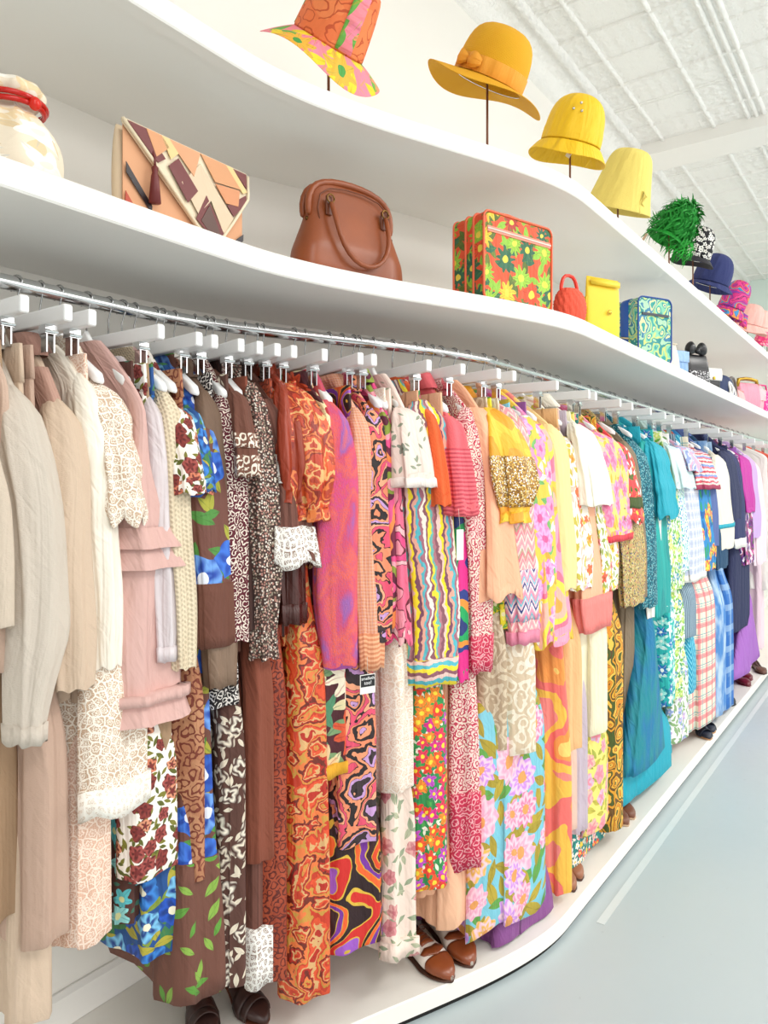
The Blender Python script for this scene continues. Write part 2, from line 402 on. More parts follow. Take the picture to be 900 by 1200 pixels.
# chrome rail
e = empty('clothes_rail', (0, 0, RZ), 0, 'long curved chrome clothes rail under the handbag shelf', 'rail')
b = MB(); b.tube([(x, rail_y(x), 0) for x in np.concatenate([np.linspace(X0, .9, 8), np.linspace(1, 2.5, 50), np.linspace(2.7, 10.2, 14)])], .0165, 14); b.build('tube', CHROME, e)
for x in (-.4, 8.6, 10.0):
    b = MB(); b.tube([(x, rail_y(x), .012), (x, rail_y(x), LOWZ - .05 - RZ)], .008, 8); b.tube([(x, rail_y(x), LOWZ - .06 - RZ), (x, rail_y(x), LOWZ - .051 - RZ)], .022, 12); b.build('bracket', CHROME, e)
# ------------------------------------------------------------------ hangers
def hanger(e, kind, w=.19, lift=0):
    """hook over the rail, and white wooden arms or a white clip bar"""
    rr = .0195; j = random.uniform(-.25, .25)
    hk = [(0, rr * math.sin(a) * 1.0, rr * math.cos(a)) for a in np.linspace(2.3, -1.2, 13)]
    hk += [(0, -.006, -.022), (0, 0, -.038), (0, 0, -.078)]
    b = MB(); b.tube([(x + j * y, y, z) for x, y, z in hk], .0019, 6); b.build('hook', STEEL, e)
    if kind == 'b':
        z = -.088
        b = MB(); R = []
        for y, s_ in ((-w, .86), (-w + .003, 1), (w - .003, 1), (w, .86)): R.append([(p * s_, y, z + q * s_) for p, q in rrect(.019, .034, .004, 3)])
        b.grid(np.array(R), True, (True, True)); b.build('bar', WHITE, e, False)
        for y in (-.125, .125):
            b = MB(); b.box((0, y, z - .026), (.026, .024, .018)); b.box((-.008, y, z - .05), (.003, .02, .045)); b.box((.008, y, z - .05), (.003, .02, .045)); b.tube([(-.014, y - .012, z - .03), (.014, y - .012, z - .03)], .004, 8)
            b.tube([(0, y, z), (0, y, z - .03)], .002, 6); b.build('clip', CHROME, e, False)
    else:
        R = []
        for q in np.linspace(-1, 1, 25):
            y = q * w; a = abs(q); z = -.088 - .122 * a ** .8
            h = .034 - .012 * a if a < .97 else .014; th = .013 + .012 * a if a < .97 else .012
            R.append([(p, y, z + r_) for p, r_ in rrect(th, h, .0055, 3)])
        b = MB(); b.grid(np.array(R), True, (True, True)); b.build('shoulder_arms', WHITE, e)
# ------------------------------------------------------------------ garments
NA, NZ = 52, 30
AA = np.linspace(-PI, PI, NA, endpoint=False)
def se(a, w, th, p=.6):
    c, s_ = np.cos(a), np.sin(a)
    return w * np.sign(c) * np.abs(c) ** p, th * np.sign(s_) * np.abs(s_) ** p
def smooth1(v, k=3):
    for _ in range(k): v = np.concatenate([[v[0]], (v[:-2] + 2 * v[1:-1] + v[2:]) / 4, [v[-1]]])
    return v
class Gm: pass
def prep(px, w):
    g = Gm(); g.x = rail_x(px, w); g.P, g.T, g.F = frame(g.x); g.rz = math.atan2(g.T[1], g.T[0]); return g
def tsolve(g, px, u):
    return bis(lambda t: pxof(g.P[0] + u * g.F[0] + t * g.T[0], g.P[1] + u * g.F[1] + t * g.T[1]), px, -.5, .5)
def zsolve(g, py, u, t=0): return zat(py, g.P[0] + u * g.F[0] + t * g.T[0], g.P[1] + u * g.F[1] + t * g.T[1]) - RZ
def rings(zs, w, th, off, fold=.35, p=.6, hemw=0.0, seed=0, uoff=None, k0=0):
    r = np.random.default_rng(seed); m1, m2 = r.integers(5, 8), r.integers(9, 13); f1, f2, f3 = r.uniform(0, 6.28, 3)
    zs = np.asarray(zs); z0, z1 = zs[0], zs[-1]; R = []
    for i, z in enumerate(zs):
        k = (k0 + (1 - k0) * (z0 - z) / max(1e-6, z0 - z1)); k = min(1, k * 1.3)
        wv = np.sin(m1 * AA + f1 + 2.2 * k) * .6 + np.sin(m2 * AA + f2 - 1.5 * k) * .4
        u, t = se(AA, w[i], th[i], p)
        sway = min(th[i] * .5, .007) * k * np.sin(u * 2 * PI / .12 + f3 + 1.5 * k)
        t = t * (1 + fold * k * wv) + sway * np.clip(1 - np.abs(u) / (w[i] + 1e-6), 0, 1) ** .5
        u = u * (1 + .10 * fold * k * np.sin(m1 * AA + f2)) + min(.012, th[i] * .35) * fold * 2 * k * np.sin(t / (th[i] + 1e-6) * 5 + f1 + k) * np.sign(np.cos(AA)) * (np.abs(np.cos(AA)) > .3)
        zz = z + (hemw * np.sin(m1 * AA + f2) * (i / (len(zs) - 1)) ** 6 if hemw else 0) + 0 * AA
        uo = 0 if uoff is None else uoff[i]
        R.append(np.stack([t + off[i], -(u + uo), zz], axis=1))
    return np.array(R)
def closehem(R, inn=.6, up=.012):
    c = R[-1].mean(0); q0 = c + (R[-1] - c) * np.array([.985, .995, 1]); q0[:, 2] -= .0015; q1 = c + (R[-1] - c) * np.array([.94, .985, 1]); q1[:, 2] -= .001; q = c + (R[-1] - c) * np.array([inn, .97, 1]); q[:, 2] += up
    return np.concatenate([R, q0[None], q1[None], q[None]])
def build(name, R, mat, parent, cap=(False, True)):
    b = MB(); b.grid(R, True, cap, 1, True); return b.build(name, mat, parent)
def interp(zs, st):
    st = sorted(st, key=lambda q: -q[0]); z = [-q[0] for q in st]
    return [smooth1(np.interp(-np.asarray(zs), z, [q[i] for q in st])) for i in (1, 2, 3)]
SEED = [0]; FLOORC = PLZ - RZ + .012
def G(name, cat, label, px, m, py=None, w=.225, slv=None, k='tube', hem=None, wh=None, sm_=None, hg='s', neck=.05, ex=(), th=.016, thh=None, group=None, fold=.32, hemw=.006, low=0.0, hmat=None, cuff=None, collar=None, lean=.5, mid=None, a=None):
    """one hanging garment: its own hanger, body, sleeves and trimmings, placed along the rail"""
    SEED[0] += 1; sd = SEED[0]
    g = prep(px, w); loc = (g.P[0], g.P[1], RZ)
    if hg:
        h = empty('coat_hanger', loc, g.rz, None, 'hanger')
        h['label'] = ('white clip-bar hanger with chrome hook holding the ' if hg == 'b' else 'white wooden hanger with chrome hook inside the ') + label.split(' with ')[0].split(' hanging ')[0].split(',')[0]
        h['label'] = ' '.join(h['label'].split()[:16]); h['group'] = 'hangers along the chrome rail'
        hanger(h, hg, .2 if hg == 'b' else .165)
    e = empty(name, loc, g.rz, label, cat, group)
    zn = -.100 - low if hg != 'b' else -.128 - low
    sa = a or (.032 if slv else 0)
    ws = w - (1.3 * sa + .03 if slv else 0)
    zs_ = min(zsolve(g, py, w), zn - .05) if py else zn - .10
    zs_ = max(zs_, zn - .17)
    wh = wh or max(.17, ws * .97)
    if hem:
        t0, t1 = tsolve(g, hem[0], wh * .9), tsolve(g, hem[1], wh * .9); off = (t0 + t1) / 2; thh_ = max(.012, (t1 - t0) / 2); zh = zsolve(g, hem[2], wh, off)
    else: off, thh_, zh = 0, th * 1.2, zn - .72
    zh = max(zh, FLOORC)
    L = zs_ - zh
    st = [(zn, neck, .012, 0), (zn - .012, neck + .025, .013, 0), (zs_ + .012, ws - .02, .014, 0), (zs_ - .012, ws, .015, 0), (zs_ - .14, ws * .96, th, off * .12), (zs_ - L * lean, ws * .5 + wh * .5, th * .4 + thh_ * .6, off * .8), (zs_ - L * min(.97, lean + .22), wh, thh_, off), (zh, wh, thh_, off)]
    if mid:
        a0, a1, ym = mid; ta, tb = tsolve(g, a0, wh * .9), tsolve(g, a1, wh * .9); st[5] = (zsolve(g, ym, wh), ws * .4 + wh * .6, max(.012, (tb - ta) / 2), (ta + tb) / 2)
    zz = np.concatenate([np.linspace(zn, zs_ - .02, 9), np.linspace(zs_ - .05, zh, NZ)])
    wv, tv, ov = interp(zz, st)
    R = rings(zz, wv, tv, ov, fold, .55, hemw, sd)
    body = build('body', closehem(R), m, e, (False, True))
    if hmat:
        f0, f1, mm, infl, nm = hmat
        i0, i1 = int(len(R) * f0), max(int(len(R) * f0) + 2, int(len(R) * f1)); Q = R[i0:i1].copy(); c = Q.mean(1, keepdims=True); Q[:, :, :2] = c[:, :, :2] + (Q[:, :, :2] - c[:, :, :2]) * (1 + infl)
        Q[:, :, :2] += np.sign(Q[:, :, :2] - c[:, :, :2]) * .0015
        if f1 >= 1: Q[:, :, 2] -= .004
        build(nm, Q, mm, e, (True, True))
    if collar:
        cz = [(zn + .012, neck + .012, .018), (zn + .016, neck + .02, .022), (zn - .004, neck + .036, .022), (zn - .03, neck + .06, .021), (zn - .036, neck + .06, .019)]
        u_ = [c_[1] for c_ in cz]; build('collar', rings([c_[0] for c_ in cz], u_, [c_[2] for c_ in cz], [0] * 5, .1, .6, 0, sd), collar if collar is not True else m, e, (False, False))
    out = dict(e=e, g=g, body=body, R=R, zn=zn, zs=zs_)
    if slv:
        smt = sm_ or m
        t0, t1 = tsolve(g, slv[0], w), tsolve(g, slv[1], w); so, sb = (t0 + t1) / 2, max(.011, (t1 - t0) / 2); ze = min(zsolve(g, slv[2], w, so), zs_ - .05)
        ze = max(ze, FLOORC)
        for side in (1, -1):
            so_, sb_ = (so, sb) if side == 1 else (0, .014)
            q = np.linspace(0, 1, 24); zs2 = zs_ + .014 + (ze - zs_ - .014) * q
            if k == 'tube': ta = np.interp(q, [0, .06, .2, .75, .93, 1], [.2, .8, 1, .95, .86, .8]); ua = np.interp(q, [0, .06, .2, .8, 1], [.5, 1, 1.1, .95, .8])
            elif k == 'bell': ta = np.interp(q, [0, .08, .3, .7, 1], [.3, .6, .68, .8, 1.05]); ua = np.interp(q, [0, .06, .3, .7, 1], [.5, .9, .9, 1.0, 1.25])
            elif k == 'short': ta = np.interp(q, [0, .1, .4, 1], [.35, .75, .95, 1.05]); ua = np.interp(q, [0, .1, .5, 1], [.5, 1, 1.1, 1.25])
            elif k == 'puff': ta = np.interp(q, [0, .1, .35, .65, .88, .93, 1], [.3, .75, 1.05, 1.1, .75, .62, .78]); ua = np.interp(q, [0, .1, .4, .7, .9, 1], [.5, 1.1, 1.4, 1.4, .9, 1.0])
            elif k == 'ruffle':
                ta = np.interp(q, [0, .1, 1], [.3, .7, .85]) * (1 + .28 * ((q * 3) % 1)); ua = np.interp(q, [0, .1, 1], [.5, .95, 1.1]) * (1 + .22 * ((q * 3) % 1))
            ua = smooth1(ua, 1) * sa; ta = smooth1(ta, 1) * sb_
            uo = np.interp(q, [0, .08, .25, .7, 1], [ws - .035, w - sa * 1.15 - .048, w - sa - .036, w - sa - .010, w - sa])
            if side == -1: ua = ua * .6; uo = np.interp(q, [0, .08, .25, 1], [min(ws, .19) - .03, min(w, .235) - sa * .75, min(w, .235) - sa * .6, min(w, .235) - sa * .6])
            of = so_ * np.interp(q, [0, .1, .35, 1], [.0, .25, .9, 1])
            if len(slv) > 3 and side == 1:
                e0, e1 = tsolve(g, slv[3], w), tsolve(g, slv[4], w); bl_ = np.interp(q, [0, .72, .97, 1], [0, 0, 1, 1]); of = of * (1 - bl_) + bl_ * (e0 + e1) / 2; ta = ta * (1 - bl_) + bl_ * max(.01, (e1 - e0) / 2) * .95
            fo = {'tube': .16, 'bell': .3, 'short': .2, 'puff': .34, 'ruffle': .26}[k]
            Rs = rings(zs2, ua, ta, of, fo, .78, .012 if k in ('ruffle', 'bell') else .004, sd + (500 if side == 1 else 900), uo, .35)
            if k == 'tube': Rs[:, :, 0] += (sb_ * .10 * np.sin(q * 7 + sd) * np.minimum(1, 4 * (1 - q)))[:, None]
            if side == -1: Rs[:, :, 1] *= -1; Rs = Rs[:, ::-1]
            s_o = build('sleeve', closehem(Rs, .8, .03), smt, e, (True, True))
            for cf in ([cuff] if cuff and not isinstance(cuff, list) else cuff or []):
                f0, f1, mm, infl, nm = cf; i0 = int(24 * f0); i1 = max(i0 + 2, int(24 * f1)); Q = Rs[i0:i1].copy(); c = Q.mean(1, keepdims=True)
                Q[:, :, :2] = c[:, :, :2] + (Q[:, :, :2] - c[:, :, :2]) * (1 + infl); Q[:, :, :2] += np.sign(Q[:, :, :2] - c[:, :, :2]) * .0015
                if f1 >= 1: Q[-1, :, 2] -= .005
                build(nm, Q, mm, s_o, (True, True))
            if side == 1: out['Rs'] = Rs; out['s'] = s_o
    return out
def S(name, cat, label, px, m, hem, wt=.15, wh=.17, top=None, hg=None, fold=.3, th=.011, hemw=.004, hmat=None, legs=0, sx=None, thm=None):
    """skirt or trousers clipped by the waist below a bar hanger"""
    SEED[0] += 1; sd = SEED[0]; g = prep(px if sx is None else sx, wh); loc = (g.P[0], g.P[1], RZ)
    if hg:
        h = empty('coat_hanger', loc, g.rz, ' '.join(('white clip-bar hanger gripping the ' + label.split(' with ')[0].split(',')[0]).split()[:16]), 'hanger', 'hangers along the chrome rail'); hanger(h, 'b', .2)
    e = empty(name, loc, g.rz, label, cat); z0 = -.155
    t0, t1 = tsolve(g, hem[0], wh * .92), tsolve(g, hem[1], wh * .92); off, thh = (t0 + t1) / 2, max(.012, (t1 - t0) / 2); zh = max(FLOORC, zsolve(g, hem[2], wh, off))
    zt = zsolve(g, top, wh, off) if top else z0 - .35 * (z0 - zh)
    zz = np.linspace(z0, zh, NZ + 6)
    st = [(z0, wt, th * .8, 0), (z0 - .05, wt + .005, th, 0), (zt + .1, wt * .5 + wh * .5, th * .5 + (thm or thh * .9) * .5, off * .7), (zt - .02, wh, thm or thh * .92, off), (zh, wh, thh, off)]
    wv, tv, ov = interp(zz, st)
    R = rings(zz, wv, tv, ov, fold, .55, hemw, sd); build('leg' if legs else 'skirt_panel', closehem(R), m, e, (True, True))
    i = 3; Q = R[:i].copy(); Q[:, :, :2] *= 1.03; build('waistband', Q, m, e, (True, True))
    if hmat:
        f0, f1, mm, infl, nm = hmat; i0 = int(len(R) * f0); i1 = max(i0 + 2, int(len(R) * f1)); Q = R[i0:i1].copy(); c = Q.mean(1, keepdims=True); Q[:, :, :2] = c[:, :, :2] + (Q[:, :, :2] - c[:, :, :2]) * (1 + infl); Q[:, :, :2] += np.sign(Q[:, :, :2] - c[:, :, :2]) * .0015
        if f1 >= 1: Q[-1, :, 2] -= .004
        build(nm, Q, mm, e, (True, True))
    return dict(e=e, g=g, R=R)
# ------------------------------------------------------------------ the clothes, from the left
linen = plain('#d9cdbf', .9, .12, 2600); oat = plain('#dccbb8', .9, .1, 2600); cream = plain('#efdfc8', .8, .08); ivory = plain('#f7efe0', .5, .05)
taupe = plain('#d3b5a2', .9, .12, 2200); dusty = plain('#cbab98', .9, .12, 2400); sand = plain('#dcc3ab', .85, .1, 2400); tan = plain('#a98a6c', .85, .12)
pinkc = plain('#d9b0a8', .75, .08); lilacs = plain('#ddd3d6', .3, .1); brown = plain('#6f4436', .85, .12); choc = plain('#4a2a22', .7, .15); rust_b = plain('#8a4a36', .85, .12)
peach = plain('#f6c09c', .75, .07); coral = plain('#f4837c', .7, .08); teal = plain('#0e9a9c', .7, .15, 0, 0, '#0b7fae'); turq = plain('#16a7bd', .7, .1)
navy = plain('#262c52', .85, .12); purple = plain('#a668c0', .7, .12); whiteb = plain('#f5f1ea', .7, .05); velvet = plain('#7c6250', .75, .25)
LACE = lace('#c4a283', '#fbf3e6', 54, .09); LACE2 = lace('#dcae94', '#f7e0d0', 46, .07); CROCHET = lace('#8a6a58', '#fbf8f2', 60, .16)
roses = floral('#f6efe6', ['#8f3b36', '#d98263', '#a9504a', '#e39a78'], '#7a2c2a', ['#7d7a2f', '#5d6326'], 24, .5, 5, .95, 1.2, .8, .42, '#5e2220')
tanprint = vines('#c08a66', '#7b3a2c', 34, .3, .8, '#b67d5b')
bigblue = floral('#6d4237', ['#3c74d6', '#6fa2ea', '#2e5fc0'], '#e6ecfa', ['#4d8a3c', '#a8a63a'], 9.5, .56, 5, .75, 1.0, .7, .46, '#1e46a8')
leafblue = floral('#1f4f8f', ['#3a86d8', '#7cc3ea', '#2357c2'], '#f0ead0', ['#7f9438', '#3c7a4a', '#b3a83a'], 14, .58, 5, .95, 1.0, .7, .6, '#153a86')
turqbrown = floral('#4f2c24', ['#59b6bd', '#8fd0cf'], '#d8dba0', ['#3b6a55'], 16, .46, 5, .6, 0, .8, .3, '#2c7a86')
burg = vines('#5d1626', '#e9dccf', 62, .3); bw = vines('#201a1c', '#e8e2dc', 60, .3); mini = speck('#4a3530', ['#d9b7a6', '#9a8f7c', '#b58074', '#e6ded2'], 150, .36)
ivoryprint = vines('#7a5040', '#f1e6d6', 40, .4)
butterfly = floral('#5b3a31', ['#f3ead9', '#efe3cf'], '#5b3a31', ['#e8dcc6'], 15, .5, 4, .8, 1.6, .8, .34, '#4d2f28')
rustgold = swirl(['#b23a1e', '#d8572a', '#e9b271', '#c23f22', '#8d2413', '#dd7a3e'], 16, .9, 2.2, .32, fine=.45)
rustdark = vines('#9a3c20', '#5e1c10', 44, .32, .6, '#a8482a')
redgold = swirl(['#c83a20', '#e0532c', '#dcae74', '#b82a1a', '#6f2415', '#e8793f', '#c9963f'], 15, 1.0, 2.6, .4, fine=.5)
darkleaf = floral('#4c1420', ['#f1dfae', '#e8c99a', '#d8552f', '#f6ecd2'], '#b01d26', ['#4e8a66', '#e9dcae', '#7a9a6a'], 8.5, .6, 9, .9, 0, .6, .5, '#a8202a')
cknit = knit(['#d9566a', '#ea6a54', '#d8506a', '#9a64ae', '#ea6e56', '#e05a66', '#dd4f82'], 6, 520, .95, 2.4)
pcheck = plaid('#eba983', [('#d9815d', 0, .22, .6), ('#c9a0b0', .4, .12, .5), ('#f6cdb0', .7, .15, .6)], .009)
peachblack = swirl(['#f09a72', '#2b2224', '#e88b66', '#e0506e', '#f3a983', '#3a2d30', '#c69ad0'], 10, 1.0, 1.8, .75, lines='#1f181a', fine=.34)
burgpink = swirl(['#5a1a34', '#e0568c', '#f08a4a', '#71203c', '#e9508a', '#f3a0ae', '#8a9a3a'], 6, .9, 1.6, .75)
pinkleaf = swirl(['#ee8fa0', '#e86c8c', '#f6b9bd', '#e24c86'], 8, .9, 1.5, .75, lines='#6a2233')
psych = swirl(['#2c1414', '#e04a26', '#3a1a1e', '#7a32a0', '#f0642c', '#2a1216', '#d02a24', '#a35cc8'], 5.5, 1.1, 1.7, .7, lines='#d9b23e')
embro = floral('#f3ddd2', ['#8f9486', '#d99a9a'], '#6b7466', ['#97a08a'], 13, .24, 5, .3, 0, .8, .2, '#7d857a')
palefl = floral('#f3ddcf', ['#e2a7a2', '#d98f94'], '#c06a74', ['#9aa78a', '#b4b79a'], 13, .34, 5, .55, 1, .8, .36, '#c77d80')
lacecream = lace('#e9cbb4', '#faeee2', 44, .09)
candy = stripes(['#8e5a66', '#f0c9c0', '#f3dc2c', '#7c4c62', '#e8a996', '#57b7c4', '#a86c7c', '#f6e6da', '#8a5560', '#f0d83a', '#6ab8b0', '#b57884'], .0085, 0, .012)
candyband = stripes(['#8e5a66', '#f0d83a', '#57b7c4', '#f0c9c0'], .011, 1, .01)
orknit = knit(['#e2542c', '#ee6a38', '#d8452a'], 8, 600); corknit = knit(['#e8626e', '#ef7078', '#dd5666'], 8, 900)
ribs = stripes(['#ee6f78', '#c94858'], .006, 1, 0)
greenab = swirl(['#1f9a56', '#e62f8c', '#2c3f8a', '#f0953c', '#22a860', '#2a3a78'], 5, .6, 1.2, .7)
redpais = vines('#e9cbb8', '#b52f4a', 36, .42, .8, '#e0b6a6'); redband = vines('#c42a4c', '#e9a6ac', 48, .25)
redpais2 = vines('#f1dacb', '#c0304e', 56, .36, .8, '#f3d0c8')
multifl = floral('#2f8a4a', ['#e8402c', '#f0592a', '#d82c8a', '#f08a28', '#c04cc0', '#e63a5a'], '#f3d83a', ['#2f8a5c', '#4aa04a', '#f3e9d6'], 29, .70, 5, 1, 0, .75, .5, '#8a2038')
peachch = plain('#f9b792', .6, .06); yelruf = swirl(['#f0b828', '#f6c838', '#e8a11c', '#f2a32c'], 7, .6, 1.2, .5); sequin = speck('#b9862c', ['#f6e9b0', '#8a5a1c', '#e6b84a', '#ffffff', '#6a4420'], 210, .45, .35)
yelgreen = floral('#e8d62c', ['#7ab83a', '#f3ea5a'], '#f6f0c0', ['#6aa83a', '#4f9a48'], 22, .5)
pinkzig = zigzag(['#f0a6a8', '#f8d8d0', '#ea8c98', '#f3bcb4', '#e57a8a', '#b8a58a', '#f6cfc8', '#f09aa6'], .085, .03, .038); navzig = zigzag(['#f0a6b8', '#f6e0e0', '#2f4484', '#f0c8d0', '#7cc0d0', '#e88aa8'], .06, .03, .038)
brocade = vines('#dcc6a8', '#f5ead6', 21, .42, .4)
bigfl = floral('#7cc4d6', ['#ee8fb4', '#f0a7c4', '#e77aa6', '#f3b84a', '#c98ae0'], '#e8a05a', ['#a9962e', '#b8a234', '#5fa04a'], 8.2, .56, 9, .9, 2.0, .65, .56, '#f9cfdd')
lilacrose = floral('#f3c64a', ['#f0a0c0', '#e9b0dc', '#f6c6d2'], '#e8609a', ['#7ab86a', '#f7f2e8', '#e0a83a'], 11, .54, 7, .9, 1.4, .7, .5, '#d987c4')
wave = swirl(['#f8c23c', '#f59ab4', '#f3708c', '#f9d64a', '#f6b2a0', '#f7a64a'], 5, .6, 1.2, .7); wave2 = swirl(['#f59a4a', '#f6736c', '#f9c04c', '#f48a80', '#fad070'], 4.5, .5, 1.2, .7)
paleyel = plain('#f9d898', .8, .06); palefl2 = floral('#f9efe2', ['#f2a23c', '#ee6a4a', '#e9b0cf'], '#e0782c', ['#c9b94a', '#e8c0b0'], 17, .42, 5, .6); ivoryfl = floral('#f8f1e6', ['#e0604a', '#d9c23a', '#ea8f9a'], '#b0502c', ['#9aa84a', '#d8c34a'], 20, .42, 5, .6)
pinkyel = floral('#f7d27a', ['#f09ab8', '#eea0cc', '#e8bf42'], '#e8709a', ['#d9b53a', '#f3b8b0'], 13, .56, 5, .9, 1.0)
redmulti = floral('#ee4a4c', ['#f2605c', '#e83a48', '#f08a5c'], '#f6d04a', ['#5a6a2c', '#f6efe6'], 14, .5, 5, .7); khakifl = speck('#b9a468', ['#7a2c3c', '#e0d2a0', '#5f6a3c', '#d08a6a', '#4a4a7a'], 95, .33)
tealdark = speck('#0e5a6c', ['#5aa6b0', '#0a3f55', '#8fc6c8', '#1a7a8c'], 130, .42); tealmot = plain('#0a8492', .6, .2, 0, 0, '#0a74a4'); tealleaf = swirl(['#0f9a96', '#11a5a0', '#f3f3ea', '#0f9a96', '#0d8c8c'], 4, .5, 1.0, .7, (1, .35, 1))
goldpat = swirl(['#d98a1c', '#e9b23a', '#6a4a1c', '#e0a02c', '#4a5a24', '#f0c04c'], 12, .7, 2.0, .7, lines='#5a3414'); yelfl = floral('#f7e07a', ['#f3a6b4', '#d9bcd6', '#f6c0b0'], '#ee8a9a', ['#a9b04a', '#c4b84a'], 12, .46, 5, .7, 1)
gmulti = floral('#2a7f7c', ['#e83a3c', '#f6f0ea', '#f3a0b4', '#f6c23a'], '#f6d04a', ['#1f6a5c', '#f3ece0', '#2aa08a'], 28, .5)
aquafl = floral('#2ab3ae', ['#e9f6f0', '#1a6fb8', '#8fdcd2'], '#f6f6e6', ['#0f8a9a', '#d8f0e6'], 17, .5); greenwh = floral('#eef3dc', ['#a8cf5a', '#cfe07a', '#3a8fb8'], '#f6f0b0', ['#7ab84a', '#58a070'], 20, .46)
paleaqua = plain('#cfe6e6', .7, .06); bluesil = plaid('#c9cfdd', [('#aab3cc', 0, .3, .6), ('#e6e9f0', .5, .2, .7)], .05); bluepink = swirl(['#9ab0d8', '#d8a6c0', '#c6d2e6', '#8a9ac8', '#e6dce6'], 9, .8)
bluered = floral('#2a86c4', ['#e64a6a', '#d83a3c', '#f3a0b0'], '#f6e04a', ['#2a9a6a', '#1f5fa8'], 9, .5, 5, .7, 1.2); strp = stripes(['#e8dcd8', '#d86a78', '#7a9ad0', '#e6d0c8', '#c84a5a'], .012, 1, .006); denim = plain('#5a6ea8', .85, .2)
navteal = plain('#17466a', .8, .15); ivst = plain('#ece4d2', .8, .06); pinstr = stripes(['#9fb6c4', '#4a6076'], .006, 0, 0); chev = zigzag(['#2aa0c4', '#1f8ab0', '#7fd0de'], .03, .05, .06)
plaidp = plaid('#efe6cf', [('#e2737a', 0, .22, .75), ('#3a9aa8', .45, .05, .9), ('#3a9aa8', .6, .03, .9), ('#d8506a', .8, .12, .5)], .085); tied = plain('#4a86c8', .8, .2, 0, 0, '#b8d0e6'); patch = plaid('#5a8ac4', [('#2a6ab8', 0, .5, .8), ('#a8c4de', .3, .3, .5)], .13)
purpseq = swirl(['#5a1a5c', '#8a2a8c', '#3a6a3a', '#c03a8c', '#e6dce6', '#4a2a7a'], 10, .8); mag = plain('#c02a9c', .7, .15); lil = plain('#c9a6dc', .7, .1); palep = plain('#f0d6e0', .7, .06); red = plain('#e23a48', .7, .1); corl = plain('#f2725c', .7, .1)
redch = floral('#e83a5c', ['#f6a0b0', '#f6d04a', '#e83a3a'], '#ffffff', ['#3a8a5c'], 20); grn = plain('#1f8a6c', .7, .12); taup2 = plain('#8a7862', .85, .12); wfloral = floral('#f6f0ee', ['#b8a0d0', '#8fa6d8'], '#e6c0d0', ['#8fb07a'], 18, .42, 5, .5)

# left edge
G('jacket', 'jacket', 'oatmeal linen jacket cut off by the left edge, pointed front hem', -12, oat, 430, .24, hem=(-40, 26, 738), hg='b', th=.03, fold=.2, collar=True)
S('trousers', 'trousers', 'tan trousers hanging lowest at the far left edge behind the pink-beige pair', -2, tan, (-30, 24, 1080), wh=.15, legs=1, top=850)
G('blouse', 'blouse', 'beige short blouse with wide hem under the oatmeal jacket at the left edge', 8, taupe, 440, .20, hem=(-30, 28, 784), th=.02)
g = G('jacket', 'jacket', 'silvery beige linen jacket with long sleeve and turned grey cuff', 50, linen, 455, .262, slv=(30, 94, 866, 28, 62), hem=(34, 66, 800), hg='b', cuff=(.955, 1.0, linen, .02, 'cuff'), collar=True, th=.024, a=.045)
S('trousers', 'trousers', 'long cream beige trousers hanging lowest at the bottom left', 28, sand, (14, 70, 1197), wh=.165, legs=1, top=1000)
S('trousers', 'trousers', 'pink-beige wool trousers below the silvery linen jacket sleeve', 52, dusty, (24, 82, 1106), wh=.20, legs=1, top=850)
G('jacket', 'jacket', 'pinkish taupe jacket with fuzzy turned-back lapel and long beige sleeve', 98, sand, 470, .252, slv=(76, 126, 808), hem=(70, 110, 820), hg='b', collar=plain('#b58a7c', .95, .2), th=.022, a=.04, hmat=(.1, .34, plain('#c29a8a', .95, .15), .05, 'lapel'))
G('blouse', 'blouse', 'ivory silk blouse with long plain sleeve beside the cream lace dress', 124, ivory, 440, .245, slv=(118, 154, 782), hg='b', neck=.06, a=.038)
d = G('dress', 'dress', 'cream lace dress with ruffled sleeve and scalloped white lace hem', 146, LACE, 450, .245, slv=(126, 180, 612), k='ruffle', hem=(88, 176, 950), wh=.225, th=.02, hemw=.014, hmat=(.93, 1.0, lace('#e6d6c4', '#fffaf0', 60, .2), .03, 'scalloped_trim'), a=.05)
S('dress', 'dress', 'peach lace over-layer dress with straight hem below the scalloped cream lace', 112, LACE2, (76, 139, 1104), wh=.19, top=900)
g = G('dress', 'dress', 'dusty pink chiffon sleeveless dress with layered ruffle hems', 172, pinkc, 470, .225, hem=(134, 210, 846), wh=.225, th=.03, hmat=(.90, .95, pinkc, .10, 'hem_ruffle'), fold=.4, mid=(142, 206, 660))
R = g['R']
for a0, a1 in ((.50, .56), (.54, .60), (.94, .98), (.97, 1.0)):
    i0, i1 = int(len(R) * a0), int(len(R) * a1); Q = R[i0:i1 + 1].copy(); c = Q.mean(1, keepdims=True); gr = np.linspace(.02, .10, len(Q))[:, None, None]; Q[:, :, :2] = c[:, :, :2] + (Q[:, :, :2] - c[:, :, :2]) * (1 + gr); Q[:, :, :2] += np.sign(Q[:, :, :2] - c[:, :, :2]) * .002
    build('ruffle', Q, pinkc, g['e'], (False, False))
S('skirt', 'skirt', 'plain tan skirt hem showing under the dusty pink chiffon dress', 188, tan, (163, 206, 908), wh=.20, top=800)
G('blouse', 'blouse', 'pale grey satin blouse with shiny long sleeve beside the pink chiffon dress', 203, lilacs, 465, .24, slv=(194, 216, 772), hg='b', cuff=(.94, 1, lilacs, .06, 'cuff'))
G('cardigan', 'cardigan', 'cream open-knit cardigan with long chunky sleeve', 222, knit(['#d9c6a6', '#e6d6ba', '#cbb594'], 9, 700, .95, 1, '#8f7a5c'), 460, .25, slv=(212, 241, 783))
G('blouse', 'blouse', 'white rose-print blouse with short sleeve of rust and peach roses', 232, roses, 480, .25, slv=(214, 250, 578), k='short', hg='s')
